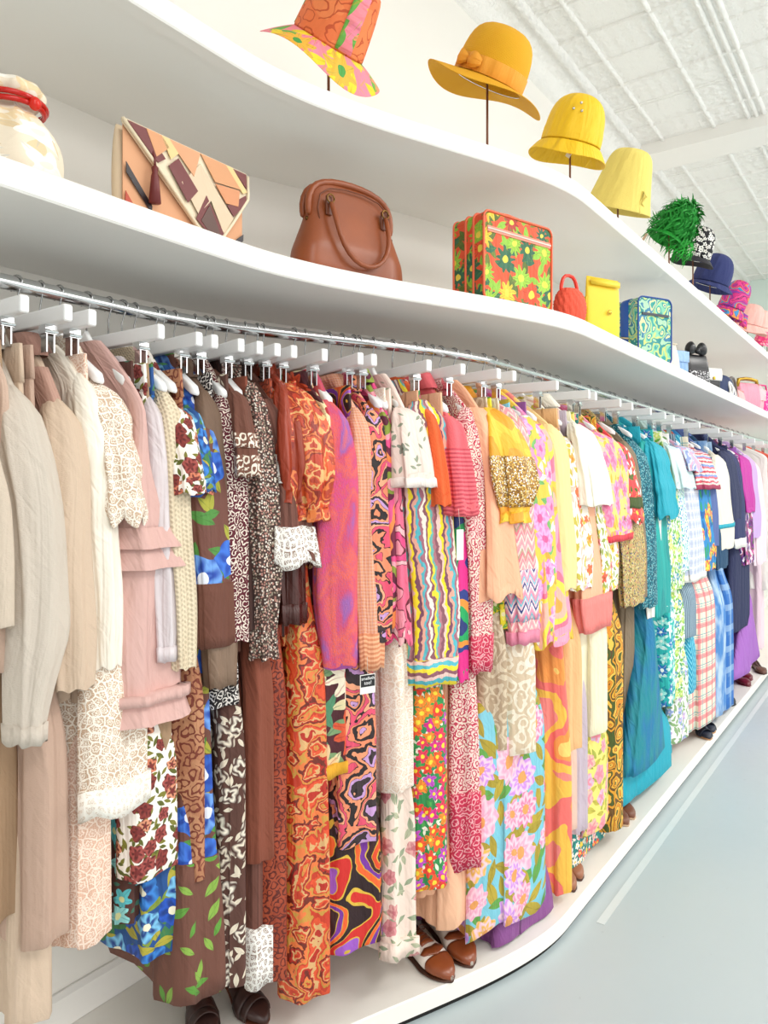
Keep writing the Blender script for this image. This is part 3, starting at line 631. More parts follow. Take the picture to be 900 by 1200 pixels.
S('dress', 'dress', 'white dress hem printed with rust and peach roses', 190, roses, (146, 214, 1024), wh=.215, top=870)
S('skirt', 'skirt', 'turquoise flowered dark brown skirt behind the rose-print hem', 160, turqbrown, (134, 168, 1080), wh=.17, top=960)
S('skirt', 'skirt', 'bright blue and green floral skirt hem below the rose print', 190, leafblue, (165, 212, 1118), wh=.19, top=1000)
S('skirt', 'skirt', 'tan paisley skirt with dark scrollwork left of the blue-flower dress', 230, tanprint, (208, 243, 1033), wh=.215, top=800)
G('blouse', 'blouse', 'blouse of turquoise petals and green leaves tucked behind a rose sleeve', 246, leafblue, 480, .242, slv=(236, 256, 575), k='short', hg='b')
G('dress', 'dress', 'brown dress with large blue flower on sleeve and plain brown cuff', 256, bigblue, 500, .255, slv=(232, 283, 756), hem=(203, 263, 1168), wh=.235, th=.02, cuff=(.74, 1, brown, .02, 'cuff'), hmat=(.80, 1.0, floral('#6f4639', ['#3c74d6', '#6fa2ea'], '#e6ecfa', ['#5f9a3c', '#8ab04a'], 9, .5, 5, .10, 1, .8, .3, '#1e46a8'), .012, 'hem_panel'), lean=.7)
G('blouse', 'blouse', 'taupe velvet blouse with banded cuff between brown prints', 264, velvet, 460, .245, slv=(247, 286, 803), hg='b', collar=True, cuff=(.8, 1, plain('#8a705c', .6, .2), .04, 'cuff'))
S('blouse', 'blouse', 'black and white scribble-print hem under the taupe velvet cuff', 258, bw, (240, 282, 828), wh=.20, top=760)
G('blouse', 'blouse', 'burgundy and white leaf-print blouse with long narrow sleeve', 284, burg, 465, .248, slv=(268, 301, 752), hg='s')
G('blouse', 'blouse', 'brown blouse with short sleeve cuffed in ivory print', 296, plain('#74483a', .85), 460, .255, slv=(281, 307, 556), k='short', cuff=[(.52, .74, ivoryprint, .03, 'print_band'), (.78, 1, ivoryprint, .06, 'cuff')], hg='b')
G('sweater', 'sweater', 'dark brown rib-knit sweater below the ivory-cuffed sleeve', 298, stripes(['#3d2520', '#2a1714', '#4a2e28'], .005, 0, 0), 500, .235, slv=(284, 307, 740))
G('dress', 'dress', 'dark mini-floral print dress with long gathered sleeve', 316, mini, 450, .25, slv=(300, 334, 772), k='puff', hg='b', collar=True)
S('trousers', 'trousers', 'brown trousers printed with cream butterflies', 280, butterfly, (258, 292, 1156), wh=.215, top=850, legs=1)
S('dress', 'dress', 'plain reddish brown dress hanging under the dark mini-floral sleeve', 304, rust_b, (286, 323, 1010), wh=.225, top=780)
G('dress', 'dress', 'brown pleated dress with white crochet lace bands on sleeve and hem', 338, stripes(['#70453a', '#623a30', '#794c40'], .006, 0, 0), 470, .258, slv=(318, 371, 660), k='bell', hem=(284, 318, 1152), wh=.20, cuff=[(.36, .56, CROCHET, .03, 'lace_band'), (.76, 1, CROCHET, .05, 'lace_cuff')], hmat=(.91, 1, CROCHET, .06, 'lace_hem'), hg='b')
G('blouse', 'blouse', 'glossy dark brown satin blouse sleeve below the white crochet cuff', 346, plain('#4a201a', .25, .25), 500, .235, slv=(331, 363, 730), cuff=(.88, 1, plain('#4a201a', .25, .25), .06, 'cuff'))
G('blouse', 'blouse', 'rust satin blouse with big puffed gold-paisley sleeve', 358, rustgold, 450, .262, slv=(346, 396, 610), k='puff', hg='b', collar=True, a=.042)
G('blouse', 'blouse', 'dark rust crumpled satin blouse with puffed sleeve behind the gold-paisley one', 350, plain('#a63c20', .35, .3), 450, .25, slv=(332, 362, 590), k='puff', hg='s', collar=True)
S('dress', 'dress', 'long rust paisley dress with dark outline pattern', 330, rustdark, (298, 343, 1150), wh=.215, top=790)
S('dress', 'dress', 'long red and gold paisley gown hanging lowest in the middle', 362, redgold, (336, 389, 1172), wh=.235, top=760)
G('dress', 'dress', 'dark maroon dress with huge cream leaf print and yellow hem edge', 386, darkleaf, 480, .225, hem=(369, 403, 908), wh=.23, hg='b', hmat=(.97, 1, plain('#e6a82c'), .03, 'hem_edge'), mid=(369, 398, 650), collar=True)
G('sweater', 'sweater', 'coral and purple mottled knit sweater with ribbed lilac cuff', 408, cknit, 470, .265, slv=(383, 433, 782), cuff=(.86, 1, knit(['#c85a9c', '#b65cae', '#d0609a'], 8, 1500), -.05, 'ribbed_cuff'), hg='s', a=.05, th=.02)
G('shirt', 'shirt', 'peach checked shirt with long sleeve beside the mottled knit', 436, pcheck, 480, .262, slv=(424, 455, 783), hg='b', cuff=(.86, 1, stripes(['#f0b48c', '#d98a62'], .006, 1, 0), .03, 'cuff'), collar=True)
G('dress', 'dress', 'peach and black abstract print dress with flowing sleeve', 452, peachblack, 480, .262, slv=(434, 468, 752), hem=(388, 446, 990), wh=.235, hg='b', collar=True, k='tube')
G('blouse', 'blouse', 'burgundy and hot pink swirl-print blouse', 466, burgpink, 480, .258, slv=(456, 472, 735), hg='s', collar=True)
G('blouse', 'blouse', 'pink leaf-print tunic sleeve left of the embroidered blouse', 474, pinkleaf, 490, .262, slv=(464, 483, 752), hg='s', k='bell')
S('dress', 'dress', 'psychedelic brown, orange and violet swirl dress hanging over the platform', 424, psych, (378, 453, 1113), wh=.225, top=960)
G('blouse', 'blouse', 'pale pink embroidered blouse with wide short sleeve', 494, embro, 480, .268, slv=(472, 514, 568), k='short', hg='s', neck=.07, cuff=(.9, 1, plain('#fbeee6'), .05, 'sleeve_edge'))
S('skirt', 'skirt', 'cream lace straight skirt below the pale pink embroidered blouse', 468, lacecream, (445, 487, 928), wh=.235, top=760)
S('trousers', 'trousers', 'pale pink trousers sprigged with roses hanging to the brogues', 470, palefl, (447, 489, 1120), wh=.215, top=930, legs=1, hmat=(.95, 1, palefl, .05, 'cuff'))
g = G('blouse', 'blouse', 'multicolour vertical-striped tunic with banded cuff', 518, candy, 470, .262, slv=(486, 549, 802), hg='b', cuff=(.9, 1, candyband, .02, 'cuff'), collar=True, a=.045)
G('sweater', 'sweater', 'orange-red loose knit top behind the striped tunic', 520, orknit, 480, .268, slv=(515, 530, 592), hg='s', k='short')
G('sweater', 'sweater', 'coral pink knit sweater with ribbed short sleeve', 550, corknit, 490, .268, slv=(534, 562, 602), k='short', hg='s', cuff=(.35, 1, ribs, .03, 'ribbed_cuff'), collar=True)
G('dress', 'dress', 'green, magenta and navy abstract print dress sliver beside the striped tunic', 556, greenab, 500, .25, slv=(538, 557, 798), hg='b')
S('dress', 'dress', 'bright red, orange and pink garden-floral dress with long hem', 510, multifl, (484, 531, 1042), wh=.235, top=810)
S('dress', 'dress', 'plain peach slip dress hanging below the garden-floral hem', 532, peach, (508, 553, 1086), wh=.215, top=1010)
S('slip', 'slip', 'short peach slip behind the sprigged trousers', 500, plain('#eab08c', .7), (484, 511, 1050), wh=.20, top=980)
G('dress', 'dress', 'red and cream paisley dress with long sleeve and crimson cuff', 572, redpais2, 480, .262, slv=(552, 583, 786), hem=(529, 563, 1016), wh=.235, cuff=(.86, 1, redband, .06, 'cuff'), hmat=(.86, 1, redband, .02, 'border_hem'), hg='s')
G('blouse', 'blouse', 'pale peach chiffon blouse with loose pointed drape sleeve', 586, peachch, 480, .27, slv=(568, 614, 700), k='bell', hg='s', neck=.08)
G('blouse', 'blouse', 'golden yellow ruffled blouse with sequinned puff sleeve', 606, yelruf, 480, .272, slv=(588, 628, 612), k='puff', hg='b', cuff=[(.42, .88, sequin, .05, 'sequin_patch')], collar=True, a=.045)
S('blouse', 'blouse', 'yellow and green floral hem under the peach drape sleeve', 598, yelgreen, (580, 612, 735), wh=.235, top=690)
G('dress', 'dress', 'pink zigzag-knit tunic with navy chevron band and gathered cuff', 624, pinkzig, 480, .268, slv=(606, 637, 752), hg='b', cuff=[(.70, .93, navzig, .02, 'chevron_band'), (.93, 1, plain('#e78aa4', .8), .12, 'cuff')])
S('trousers', 'trousers', 'cream brocade trouser leg in front of the turquoise floral gown', 612, brocade, (592, 630, 883), wh=.25, legs=1, top=745)
S('trousers', 'trousers', 'darker beige brocade trouser leg left of the cream one', 590, vines('#b9a184', '#d9c8ac', 21, .42, .5), (570, 592, 880), wh=.225, legs=1, top=745)
G('blouse', 'blouse', 'yellow blouse with lilac and pink rose print beside the zigzag tunic', 648, lilacrose, 490, .27, slv=(628, 666, 752), hg='s', k='tube')
S('dress', 'dress', 'long turquoise gown with huge pink and gold flowers', 618, bigfl, (556, 651, 1074), wh=.225, top=830, hemw=.018)
S('skirt', 'skirt', 'purple underskirt hem peeking below the turquoise floral gown', 632, plain('#8f4f94', .6), (586, 654, 1096), wh=.205, top=1040)
G('dress', 'dress', 'pink and yellow wave-print dress with flared bell sleeve', 662, wave2, 500, .268, slv=(640, 672, 752), k='bell', sm_=wave, hem=(650, 665, 1046), wh=.225, hg='s')
G('dress', 'dress', 'pale yellow plain dress between wave print and white floral', 674, paleyel, 500, .262, slv=(662, 682, 690), hem=(664, 674, 880), hg='b')
G('blouse', 'blouse', 'white blouse scattered with orange and lilac flowers', 690, palefl2, 520, .266, slv=(676, 702, 690), hg='s')
S('trousers', 'trousers', 'pale orange straight trousers below the white flower-scattered blouse', 678, plain('#f3c088', .8), (664, 676, 878), wh=.235, legs=1, top=740)
G('dress', 'dress', 'peach dress with wide coral sleeve cuff', 712, peachch, 520, .268, slv=(688, 726, 735), hg='b', cuff=(.80, 1, coral, .10, 'cuff'), a=.04)
S('dress', 'dress', 'beige-pink slim slip dress beside the yellow lilac-flower skirt', 672, plain('#e9c3b0', .7), (660, 676, 972), wh=.21, top=860)
S('slip', 'slip', 'grey-lilac slim slip next to the pale beige-pink slip', 682, plain('#c9b9c6', .6), (672, 684, 975), wh=.215, top=800)
G('blouse', 'blouse', 'ivory chiffon blouse with short wing sleeve', 706, plain('#f7f1df', .7, .05), 500, .275, slv=(692, 721, 592), k='short', hg='s', collar=True)
G('blouse', 'blouse', 'ivory blouse with red and yellow sprigs and long sleeve', 720, ivoryfl, 530, .27, slv=(704, 732, 692), hg='b')
S('skirt', 'skirt', 'cream yellow pleated skirt above the lilac-flower skirt', 696, plain('#f7f0cf', .7), (686, 712, 858), wh=.245, top=720)
S('skirt', 'skirt', 'pale yellow long skirt printed with pink and lilac flowers', 694, yelfl, (680, 722, 965), wh=.225, top=850)
S('skirt', 'skirt', 'dark green hem dotted with red, white and pink flowers', 688, gmulti, (662, 711, 998), wh=.19, top=950)
G('blouse', 'blouse', 'yellow and pink watercolour floral blouse with red-edged sleeve', 730, pinkyel, 510, .275, slv=(712, 749, 632), hg='s', cuff=(.94, 1, red, .04, 'sleeve_edge'))
S('trousers', 'trousers', 'narrow gold and brown geometric-print trousers', 724, goldpat, (712, 732, 970), wh=.245, legs=1, top=730)
G('blouse', 'blouse', 'tomato red floral blouse with ruffled multicolour cuff', 748, redmulti, 520, .272, slv=(736, 757, 612), k='ruffle', hg='b', cuff=(.7, .85, plain('#4a5a2c'), .06, 'cuff'))
G('blouse', 'blouse', 'khaki tiny-floral tunic with long square sleeve', 750, khakifl, 540, .27, slv=(736, 763, 708), hg='s')
G('jacket', 'jacket', 'taupe jacket with pointed collar above the teal prints', 758, taup2, 520, .26, slv=(752, 764, 700), hem=(728, 744, 886), hg='b', collar=True)
G('dress', 'dress', 'dark teal speckled dress with long sleeve', 768, tealdark, 520, .268, slv=(758, 780, 710), hg='s')
S('skirt', 'skirt', 'flared teal suede-look long skirt', 764, tealmot, (734, 786, 892), wh=.25, top=720, wt=.12, thm=.04)
S('skirt', 'skirt', 'bright turquoise underskirt below the teal suede-look skirt', 768, turq, (733, 796, 911), wh=.225, top=860)
G('dress', 'dress', 'teal dress with large white leaf print', 780, tealleaf, 520, .265, slv=(768, 791, 720), hg='b')
G('blouse', 'blouse', 'bright turquoise blouse with triple ruffled sleeve', 788, turq, 520, .28, slv=(776, 797, 606), k='ruffle', hg='s', hmat=None)
G('blouse', 'blouse', 'green and white watercolour floral blouse near the turquoise ruffles', 797, greenwh, 530, .268, slv=(787, 808, 690), hg='b')
S('trousers', 'trousers', 'turquoise trousers with white flowers beside the teal skirt', 786, aquafl, (776, 791, 825), wh=.24, legs=1, top=700)
S('trousers', 'trousers', 'pale yellow-green floral trousers right of the turquoise floral pair', 795, greenwh, (785, 799, 818), wh=.235, legs=1, top=700)
S('trousers', 'trousers', 'white trousers printed with lilac flowers beside the plaid pair', 800, wfloral, (791, 806, 866), wh=.225, legs=1, top=770)
G('blouse', 'blouse', 'pale aqua plain blouse with flared short sleeve', 808, paleaqua, 525, .278, slv=(799, 817, 572), k='short', hg='s', collar=True)
G('blouse', 'blouse', 'white and aqua dotted print blouse between aqua and silver-blue', 806, speck('#eef6f4', ['#2aa8b8', '#3a6fb8', '#8fd0a8'], 60, .36), 530, .266, slv=(798, 812, 670), hg='b')
G('blouse', 'blouse', 'silvery blue checked blouse with white cuff', 820, bluesil, 535, .268, slv=(810, 832, 678), hg='s', cuff=(.93, 1, whiteb, .05, 'cuff'))
S('trousers', 'trousers', 'grey-blue pinstriped short trousers', 812, pinstr, (797, 818, 745), wh=.245, legs=1, top=690)
S('trousers', 'trousers', 'bright blue chevron-striped trousers', 815, chev, (803, 815, 810), wh=.235, legs=1, top=750)
G('blouse', 'blouse', 'blue and pink mottled blouse with short flared sleeve', 820, bluepink, 525, .28, slv=(806, 824, 552), k='short', hg='b')
S('trousers', 'trousers', 'pink, cream and teal plaid wide trousers', 826, plaidp, (813, 840, 846), wh=.245, legs=1, top=690)
G('dress', 'dress', 'blue dress with red and pink flowers and long sleeve', 836, bluered, 535, .27, slv=(824, 845, 668), hg='s')
G('blouse', 'blouse', 'red, white and blue striped blouse with short sleeve', 838, strp, 530, .28, slv=(826, 845, 572), k='short', hg='b', cuff=(.9, 1, plain('#a83a5a'), .05, 'sleeve_edge'))
G('shirt', 'shirt', 'faded denim-blue shirt beside the striped short sleeve', 843, denim, 530, .268, slv=(836, 848, 640), hg='s', collar=True)
S('trousers', 'trousers', 'tie-dyed blue jeans beside the plaid trousers', 846, tied, (838, 850, 835), wh=.24, legs=1, top=700)
S('trousers', 'trousers', 'patchwork denim trousers with pale panels', 852, patch, (848, 858, 828), wh=.245, legs=1, top=690)
G('blouse', 'blouse', 'dark petrol blue blouse with long sleeve', 852, navteal, 540, .268, slv=(843, 858, 665), hg='s')
G('blouse', 'blouse', 'ivory blouse with turquoise stripe above the cuff', 858, ivst, 535, .275, slv=(848, 866, 642), hg='b', cuff=(.72, .78, turq, .03, 'sleeve_stripe'))
G('blazer', 'blazer', 'navy blazer with collar nearest the ivory blouse', 866, navy, 530, .27, slv=(858, 873, 608), hg='s', collar=True)
S('dress', 'dress', 'straight navy dress hanging below the blazers', 868, navy, (858, 879, 735), wh=.24, top=640)
G('blazer', 'blazer', 'second navy blazer with white-piped sleeve', 872, plain('#2a3160', .8), 530, .272, slv=(866, 879, 640), hg='b', collar=True, cuff=(.9, 1, whiteb, .05, 'cuff'))
G('dress', 'dress', 'purple, green and white printed dress sleeve beside the navy blazers', 880, purpseq, 535, .268, slv=(874, 889, 660), hg='s')
S('dress', 'dress', 'orchid purple tiered dress with gathered full hem', 880, purple, (862, 897, 782), wh=.25, top=700, thm=.06, fold=.5, hmat=(.48, .56, sequin, .02, 'sequin_belt'))
G('blouse', 'blouse', 'magenta blouse with gathered shoulder', 884, mag, 535, .272, slv=(876, 890, 600), hg='b')
G('blouse', 'blouse', 'lilac chiffon blouse near the right edge', 890, lil, 535, .27, slv=(880, 897, 630), hg='s')
G('dress', 'dress', 'pale pink long dress at the right edge', 896, palep, 540, .265, slv=(888, 902, 660), hem=(888, 905, 760), hg='b')
FAR = [('blouse', 'white blouse just beyond the pale pink dress', whiteb), ('dress', 'scarlet dress at the far right of the rail', red), ('blouse', 'coral blouse near the far end of the rail', corl), ('dress', 'hot pink dress near the far end of the rail', plain('#ee4a8c')),
       ('blouse', 'rose floral blouse at the far end of the rail', redch), ('dress', 'salmon dress beside the end wall', plain('#f3907c')), ('blouse', 'light green blouse last on the rail', plain('#cfe08a'))]
for i, (c_, l_, m_) in enumerate(FAR[:4]):
    G(c_, c_, l_, 900 + i * 5, m_, None, .262, slv=None, hg='sb'[i % 2], hem=(898 + i * 5, 903 + i * 5, 690 - i * 5))
# ------------------------------------------------------------------ hats on their stands
def onshelf(px, back, yf=edge_y):
    x = bis(lambda x: pxof(x, yf(x) + back), px, .2, 14); return x, yf(x) + back
HST = solid('#8a5a40', .45)
def leaf_fan(b, c, n, r0, r1, w, up=.5, seed=1, dome=None):
    """many curved blades springing from a dome: feathers"""
    r = np.random.default_rng(seed)
    for _ in range(n):
        a = r.uniform(0, 2 * PI); el = math.asin(r.uniform(-.45, 1)); d = Vector((math.cos(a) * math.cos(el), math.sin(a) * math.cos(el), math.sin(el)))
        s = (d.cross(Vector((0, 0, 1))) + Vector((r.normal() * .3, r.normal() * .3, r.normal() * .3))).normalized(); L = r.uniform(r0, r1); tang = d.cross(s).normalized() * r.choice([-1, 1])
        p0 = Vector(c) + Vector((d.x * dome[0], d.y * dome[0], d.z * dome[1])); P = []
        for k in range(6):
            q = k / 5; p = p0 + d * L * .45 * math.sin(q * 1.6) + (tang * .8 + s * .5) * L * q * q - Vector((0, 0, 1)) * L * .25 * q * q
            ww = w * math.sin(PI * min(.97, q * .9 + .08)); P.append([p - s * ww, p + d * ww * .3, p + s * ww])
        b.grid(np.array([[tuple(v) for v in row] for row in P]), False)
def hat(name, label, px, py, back, half, crown, mat, roll, brim, bmat=None, pitch=.22, band=None, prof=None, mod=None, stand=True, short=None, thick=.003):
    """px,py: centre of the brim; half: brim half width in px; crown=(radius px, height px); brim=(droop px)"""
    x, y = onshelf(px, back); D = depth(x, y); s = D / FPX; z = EYE + (HOR - py) * s
    e = empty(name, (x, y, z), 0, label, 'hat', 'hats along the top shelf', rot=(pitch, roll, YAW - PI / 2))
    rc, hc, rb = crown[0] * s, crown[1] * s, half * s; dr = brim * s
    if prof is None:
        prof = [(rc * 1.0, 0), (rc * 1.0, hc * .25), (rc * .97, hc * .5), (rc * .9, hc * .72), (rc * .74, hc * .89), (rc * .48, hc * .98), (rc * .2, hc * 1.01), (.002, hc * 1.01)]
    else: prof = [(a * rc, b_ * hc) for a, b_ in prof]
    b = MB(); b.lathe(prof, 40, mod=mod, cap=(False, False)); b.build('crown', mat, e, sub=1, solid=thick)
    if rb > rc * 1.02:
        pr = [(rc * .985, .0)] + [(rc + (rb - rc) * q, -dr * q ** 1.15) for q in (.12, .3, .5, .7, .88, 1)]
        f0 = random.uniform(0, 6)
        b = MB(); b.lathe(pr, 48, mod=lambda a, r, zz: (r, zz + (r - rc) * .16 * math.sin(3 * a + f0) + (r - rc) * .08 * math.sin(2 * a))); b.build('brim', bmat or mat, e, sub=1, solid=thick)
    if band:
        b = MB(); b.lathe([(rc * 1.012 + .001, hc * .02), (rc * 1.018 + .001, hc * .04), (rc * 1.015 + .001, hc * .30), (rc * 1.0, hc * .32)], 40); b.build('hat_band', band, e)
    if stand:
        t = empty('hat_stand', (x, y, TOPZ), 0, 'slim wooden hat stand under the ' + short, 'stand', 'hat stands on the top shelf')
        zt = z + hc * .72 - TOPZ
        b = MB(); b.lathe([(.001, 0), (.045, 0), (.047, .004), (.044, .009), (.012, .014), (.001, .015)], 24); b.build('base', HST, t)
        b = MB(); b.tube([(0, 0, .012), (0, 0, zt)], .0042, 8); b.build('pole', HST, t)
        b = MB(); b.lathe([(.001, zt - .012), (.022, zt - .01), (.024, zt), (.014, zt + .008), (.001, zt + .01)], 16); b.build('head_rest', HST, t)
    return e, s, rc, hc, rb
patchpink = floral('#f58a96', ['#f9b43a', '#f59a6a', '#f7d23c'], '#4aa04a', ['#f3d62c', '#6ab04a', '#f58aa0'], 9, .5, 8, .6, 0, .7, .6)
quilt = vines('#f2874e', '#c9552c', 16, .07, .75, '#ee7a44')
e, s, rc, hc, rb = hat('bucket_hat', 'floppy patchwork bucket hat, coral quilted crown and pink floral brim', 385, 52, .15, 76, (42, 74), quilt, .55, 22, patchpink, prof=[(1.05, -.02), (1.0, .3), (.94, .6), (.86, .85), (.80, .92), (.4, .97), (.01, .98)], short='coral patchwork hat', pitch=.46)
for a0, a1 in ((2.6, 3.5), (5.2, 5.7)):
    b = MB()
    R = [[((rc * (1.055 - .12 * q)) * math.cos(a), (rc * (1.055 - .12 * q)) * math.sin(a), hc * (.02 + .8 * q)) for q in np.linspace(0, 1, 6)] for a in np.linspace(a0, a1, 8)]
    b.grid(np.array(R), False); b.build('pink_panel', patchpink, e, solid=.002)
straw = knit(['#f3ac08', '#f8b914'], 10, 1800, .75)
gold = plain('#f0a22c', .7, .06)
e, s, rc, hc, rb = hat('sun_hat', 'golden yellow straw hat with wide brim, orange band and bow', 571, 98, .14, 74, (42, 58), straw, .40, 9, band=gold, short='golden straw hat', pitch=.36, prof=[(1, 0), (1, .25), (.97, .5), (.88, .78), (.7, .94), (.4, 1.02), (.01, 1.03)])
b = MB()
for sg, sc in ((1, 1), (-1, .7)):
    R = []
    for q in np.linspace(0, 1, 8):
        a = -2.25 + sg * q * .42; r = rc * 1.03 + .012 * math.sin(q * PI) + .002; h = hc * (.10 * math.sin(q * PI) + .05)
        R.append([(r * math.cos(a), r * math.sin(a), hc * .18 - h), ((r + .004) * math.cos(a), (r + .004) * math.sin(a), hc * .18), (r * math.cos(a), r * math.sin(a), hc * .18 + h)])
    b.grid(np.array(R), False)
b.build('bow', gold, e, solid=.003)
rain = plain('#f7c814', .6, .06)
e, s, rc, hc, rb = hat('rain_hat', 'bright yellow cotton rain hat with stitched brim, eyelets and chin ties', 668, 171, .13, 46, (35, 52), rain, .22, 15, prof=[(1.0, 0), (.985, .3), (.955, .32), (.94, .5), (.87, .7), (.74, .88), (.5, 1.0), (.25, 1.05), (.01, 1.06)], pitch=.28, short='yellow rain hat')
for a, h in ((-1.9, .62), (-1.7, .75), (-1.62, .60)):
    b = MB(); b.lathe([(.0015, .002), (.004, .002), (.005, 0), (.004, -.002)], 10, Matrix.Translation((rc * .965 * math.cos(a), rc * .965 * math.sin(a), hc * h)) @ Matrix.Rotation(PI / 2, 4, 'X')); b.build('eyelet', STEEL, e)
for xx in (-.38, .62):
    b = MB(); b.tube([(rc * xx, -rc * .7, -.005), (rc * xx + .004, -rc * .72, -.035), (rc * (xx - .1 * xx), -rc * .7, -.075)], [.005, .0045, .004], 6); b.build('chin_tie', rain, e)
b = MB(); b.box((rc * .05, -rc * .75, -.04), (.018, .001, .034), Matrix.Rotation(.3, 4, 'Y')); b.build('price_tag', solid('#f3e9e2'), e, False)
b = MB(); b.box((rc * .05, -rc * .75 - .001, -.04), (.012, .0006, .008), Matrix.Rotation(.3, 4, 'Y')); b.build('tag_print', solid('#d0483a'), e, False)
terry = plain('#f9e27a', .95, .1, 1500)
e, s, rc, hc, rb = hat('cloche_hat', 'pale yellow terry bell-shaped hat between the rain hat and green feathers', 724, 243, .13, 30, (34, 62), terry, .20, 0, prof=[(1.15, -.08), (1.1, .0), (.99, .2), (.86, .5), (.76, .75), (.68, .9), (.5, 1.0), (.25, 1.02), (.01, 1.0)], short='pale yellow bell hat', pitch=.32)
b = MB(); b.tube([(rc * .5, -rc * .92, hc * .1), (rc * .66, -rc * .86, hc * .22), (rc * .5, -rc * .84, hc * .3), (rc * .46, -rc * .95, hc * .05), (rc * .55, -rc, -.02)], .005, 6); b.tube([(rc * .52, -rc * .95, hc * .1), (rc * .8, -rc * .7, 0), (rc * .82, -rc * .7, -.02)], .004, 6); b.build('tied_cord', terry, e)
green = plain('#149a2c', .7, .3)
e, s, rc, hc, rb = hat('feather_hat', 'vivid green feather hat with drooping feather brim', 784, 277, .12, 26, (20, 38), green, .55, 6, short='green feather hat')
b = MB(); leaf_fan(b, (0, 0, hc * .3), 620, .035, .075, .0065, dome=(rc * 1.0, hc * .75), seed=3); b.build('feathers', green, e)
b = MB(); leaf_fan(b, (rc * .9, -.01, -hc * .15), 240, .03, .055, .004, dome=(rc * .6, hc * .3), seed=5); b.build('feather_trim', plain('#2cb83c', .8, .2), e)
b = MB(); b.box((-rc * 1.2, -.02, -.07), (.014, .001, .04)); b.tube([(-rc * 1.2, -.02, -.05), (-rc * .9, -.01, 0)], .0006, 4); b.build('price_tag', solid('#c9a98a'), e, False)
bwfl = floral('#14141a', ['#f6f4ee', '#ece8e0'], '#14141a', None, 42, .56, 5, .9)
e, s, rc, hc, rb = hat('brimmed_hat', 'black hat with white flower crown and dark open brim', 812, 303, .12, 25, (19, 36), bwfl, .25, 6, solid('#1b1822', .7), short='black and white flower hat', mod=lambda a, r, z: (r * (1 + .04 * math.sin(11 * a) * math.sin(z * 240)), z))
felt = plain('#2f386c', .9, .1)
e, s, rc, hc, rb = hat('felt_hat', 'navy blue felt hat with rounded crown and short turned brim', 832, 333, .12, 28, (21, 33), felt, .28, 6, prof=[(1, 0), (1.0, .3), (.96, .55), (.84, .8), (.6, .97), (.3, 1.05), (.01, 1.06)], short='navy felt hat')
magp = swirl(['#d0207c', '#e83a8c', '#c01a6c', '#f08a3a', '#2a8ac0', '#d8287e', '#8a2a9c'], 13, .6, 1.8, .6, lines='#5a1a5c')
e, s, rc, hc, rb = hat('brimmed_hat', 'magenta psychedelic-print hat with drooping printed brim', 856, 362, .12, 19, (15, 33), magp, .35, 10, short='magenta print hat')
b = MB(); b.grid(np.array([[(rc * .7 + q * .02, -rc * .6, -q * .09), (rc * 1.3 + q * .03, -rc * .5, -q * .09 - .01)] for q in np.linspace(0, 1, 6)]), False); b.build('scarf_tail', magp, e, solid=.004)
sheer = plain('#f6b8ae', .6, .06)
hat('sun_hat', 'sheer salmon pink wide-brimmed hat at the right edge', 876, 381, .13, 24, (15, 24), sheer, .2, 8, short='sheer pink hat')
hat('sun_hat', 'paler peach pink hat with soft brim just behind the salmon one', 889, 384, .15, 16, (11, 20), plain('#f9c9bd', .6), .15, 6, short='peach pink hat')
hat('flower_hat', 'small hot pink flower-covered hat by the right edge', 893, 401, .10, 11, (8, 12), floral('#e83a7a', ['#f0609a', '#f6a0c0'], '#f6d04a', None, 40, .5), .1, 4, short='hot pink flower hat', mod=lambda a, r, z: (r * (1 + .10 * math.sin(7 * a)), z))
hat('sun_hat', 'black hat last in the row above the pink ones', 899, 379, .22, 12, (8, 10), solid('#2a2624', .8), .1, 2, short='black hat')
# ------------------------------------------------------------------ handbags
def bag(name, label, cat, px, back, rz=0, group='handbags along the lower shelf'):
    x, y = onshelf(px, back); D = depth(x, y)
    return empty(name, (x, y, LOWZ), rz, label, cat, group), D / FPX
def slopes(rz): return rz
def pillow(b, w, h, d, z0=0, n=28, taper=0, p=.45, bulge=1.0, sag=0):
    """soft upright bag: sections going up"""
    zs = np.linspace(0, 1, 18); R = []
    for q in zs:
        k = (math.sin(PI * min(.985, max(.04, q * .93 + .05)))) ** .4
        a = np.linspace(0, 2 * PI, n, endpoint=False); c, s_ = np.cos(a), np.sin(a)
        ww = w / 2 * (1 - taper * q) * (1 - .06 * (1 - k)); dd = d / 2 * k * bulge * (1 - .3 * q)
        R.append(np.stack([ww * np.sign(c) * np.abs(c) ** p, dd * np.sign(s_) * np.abs(s_) ** .7, z0 + h * q - sag * np.cos(c * PI / 2) * q + 0 * a], 1))
    b.grid(np.array(R), True, (True, True)); return b
cl = floral('#eadcc6', ['#f8f3ea', '#e8cfa4'], '#f3e8d6', ['#f7f0e2', '#e0c8a0'], 16, .5, 4, .9)
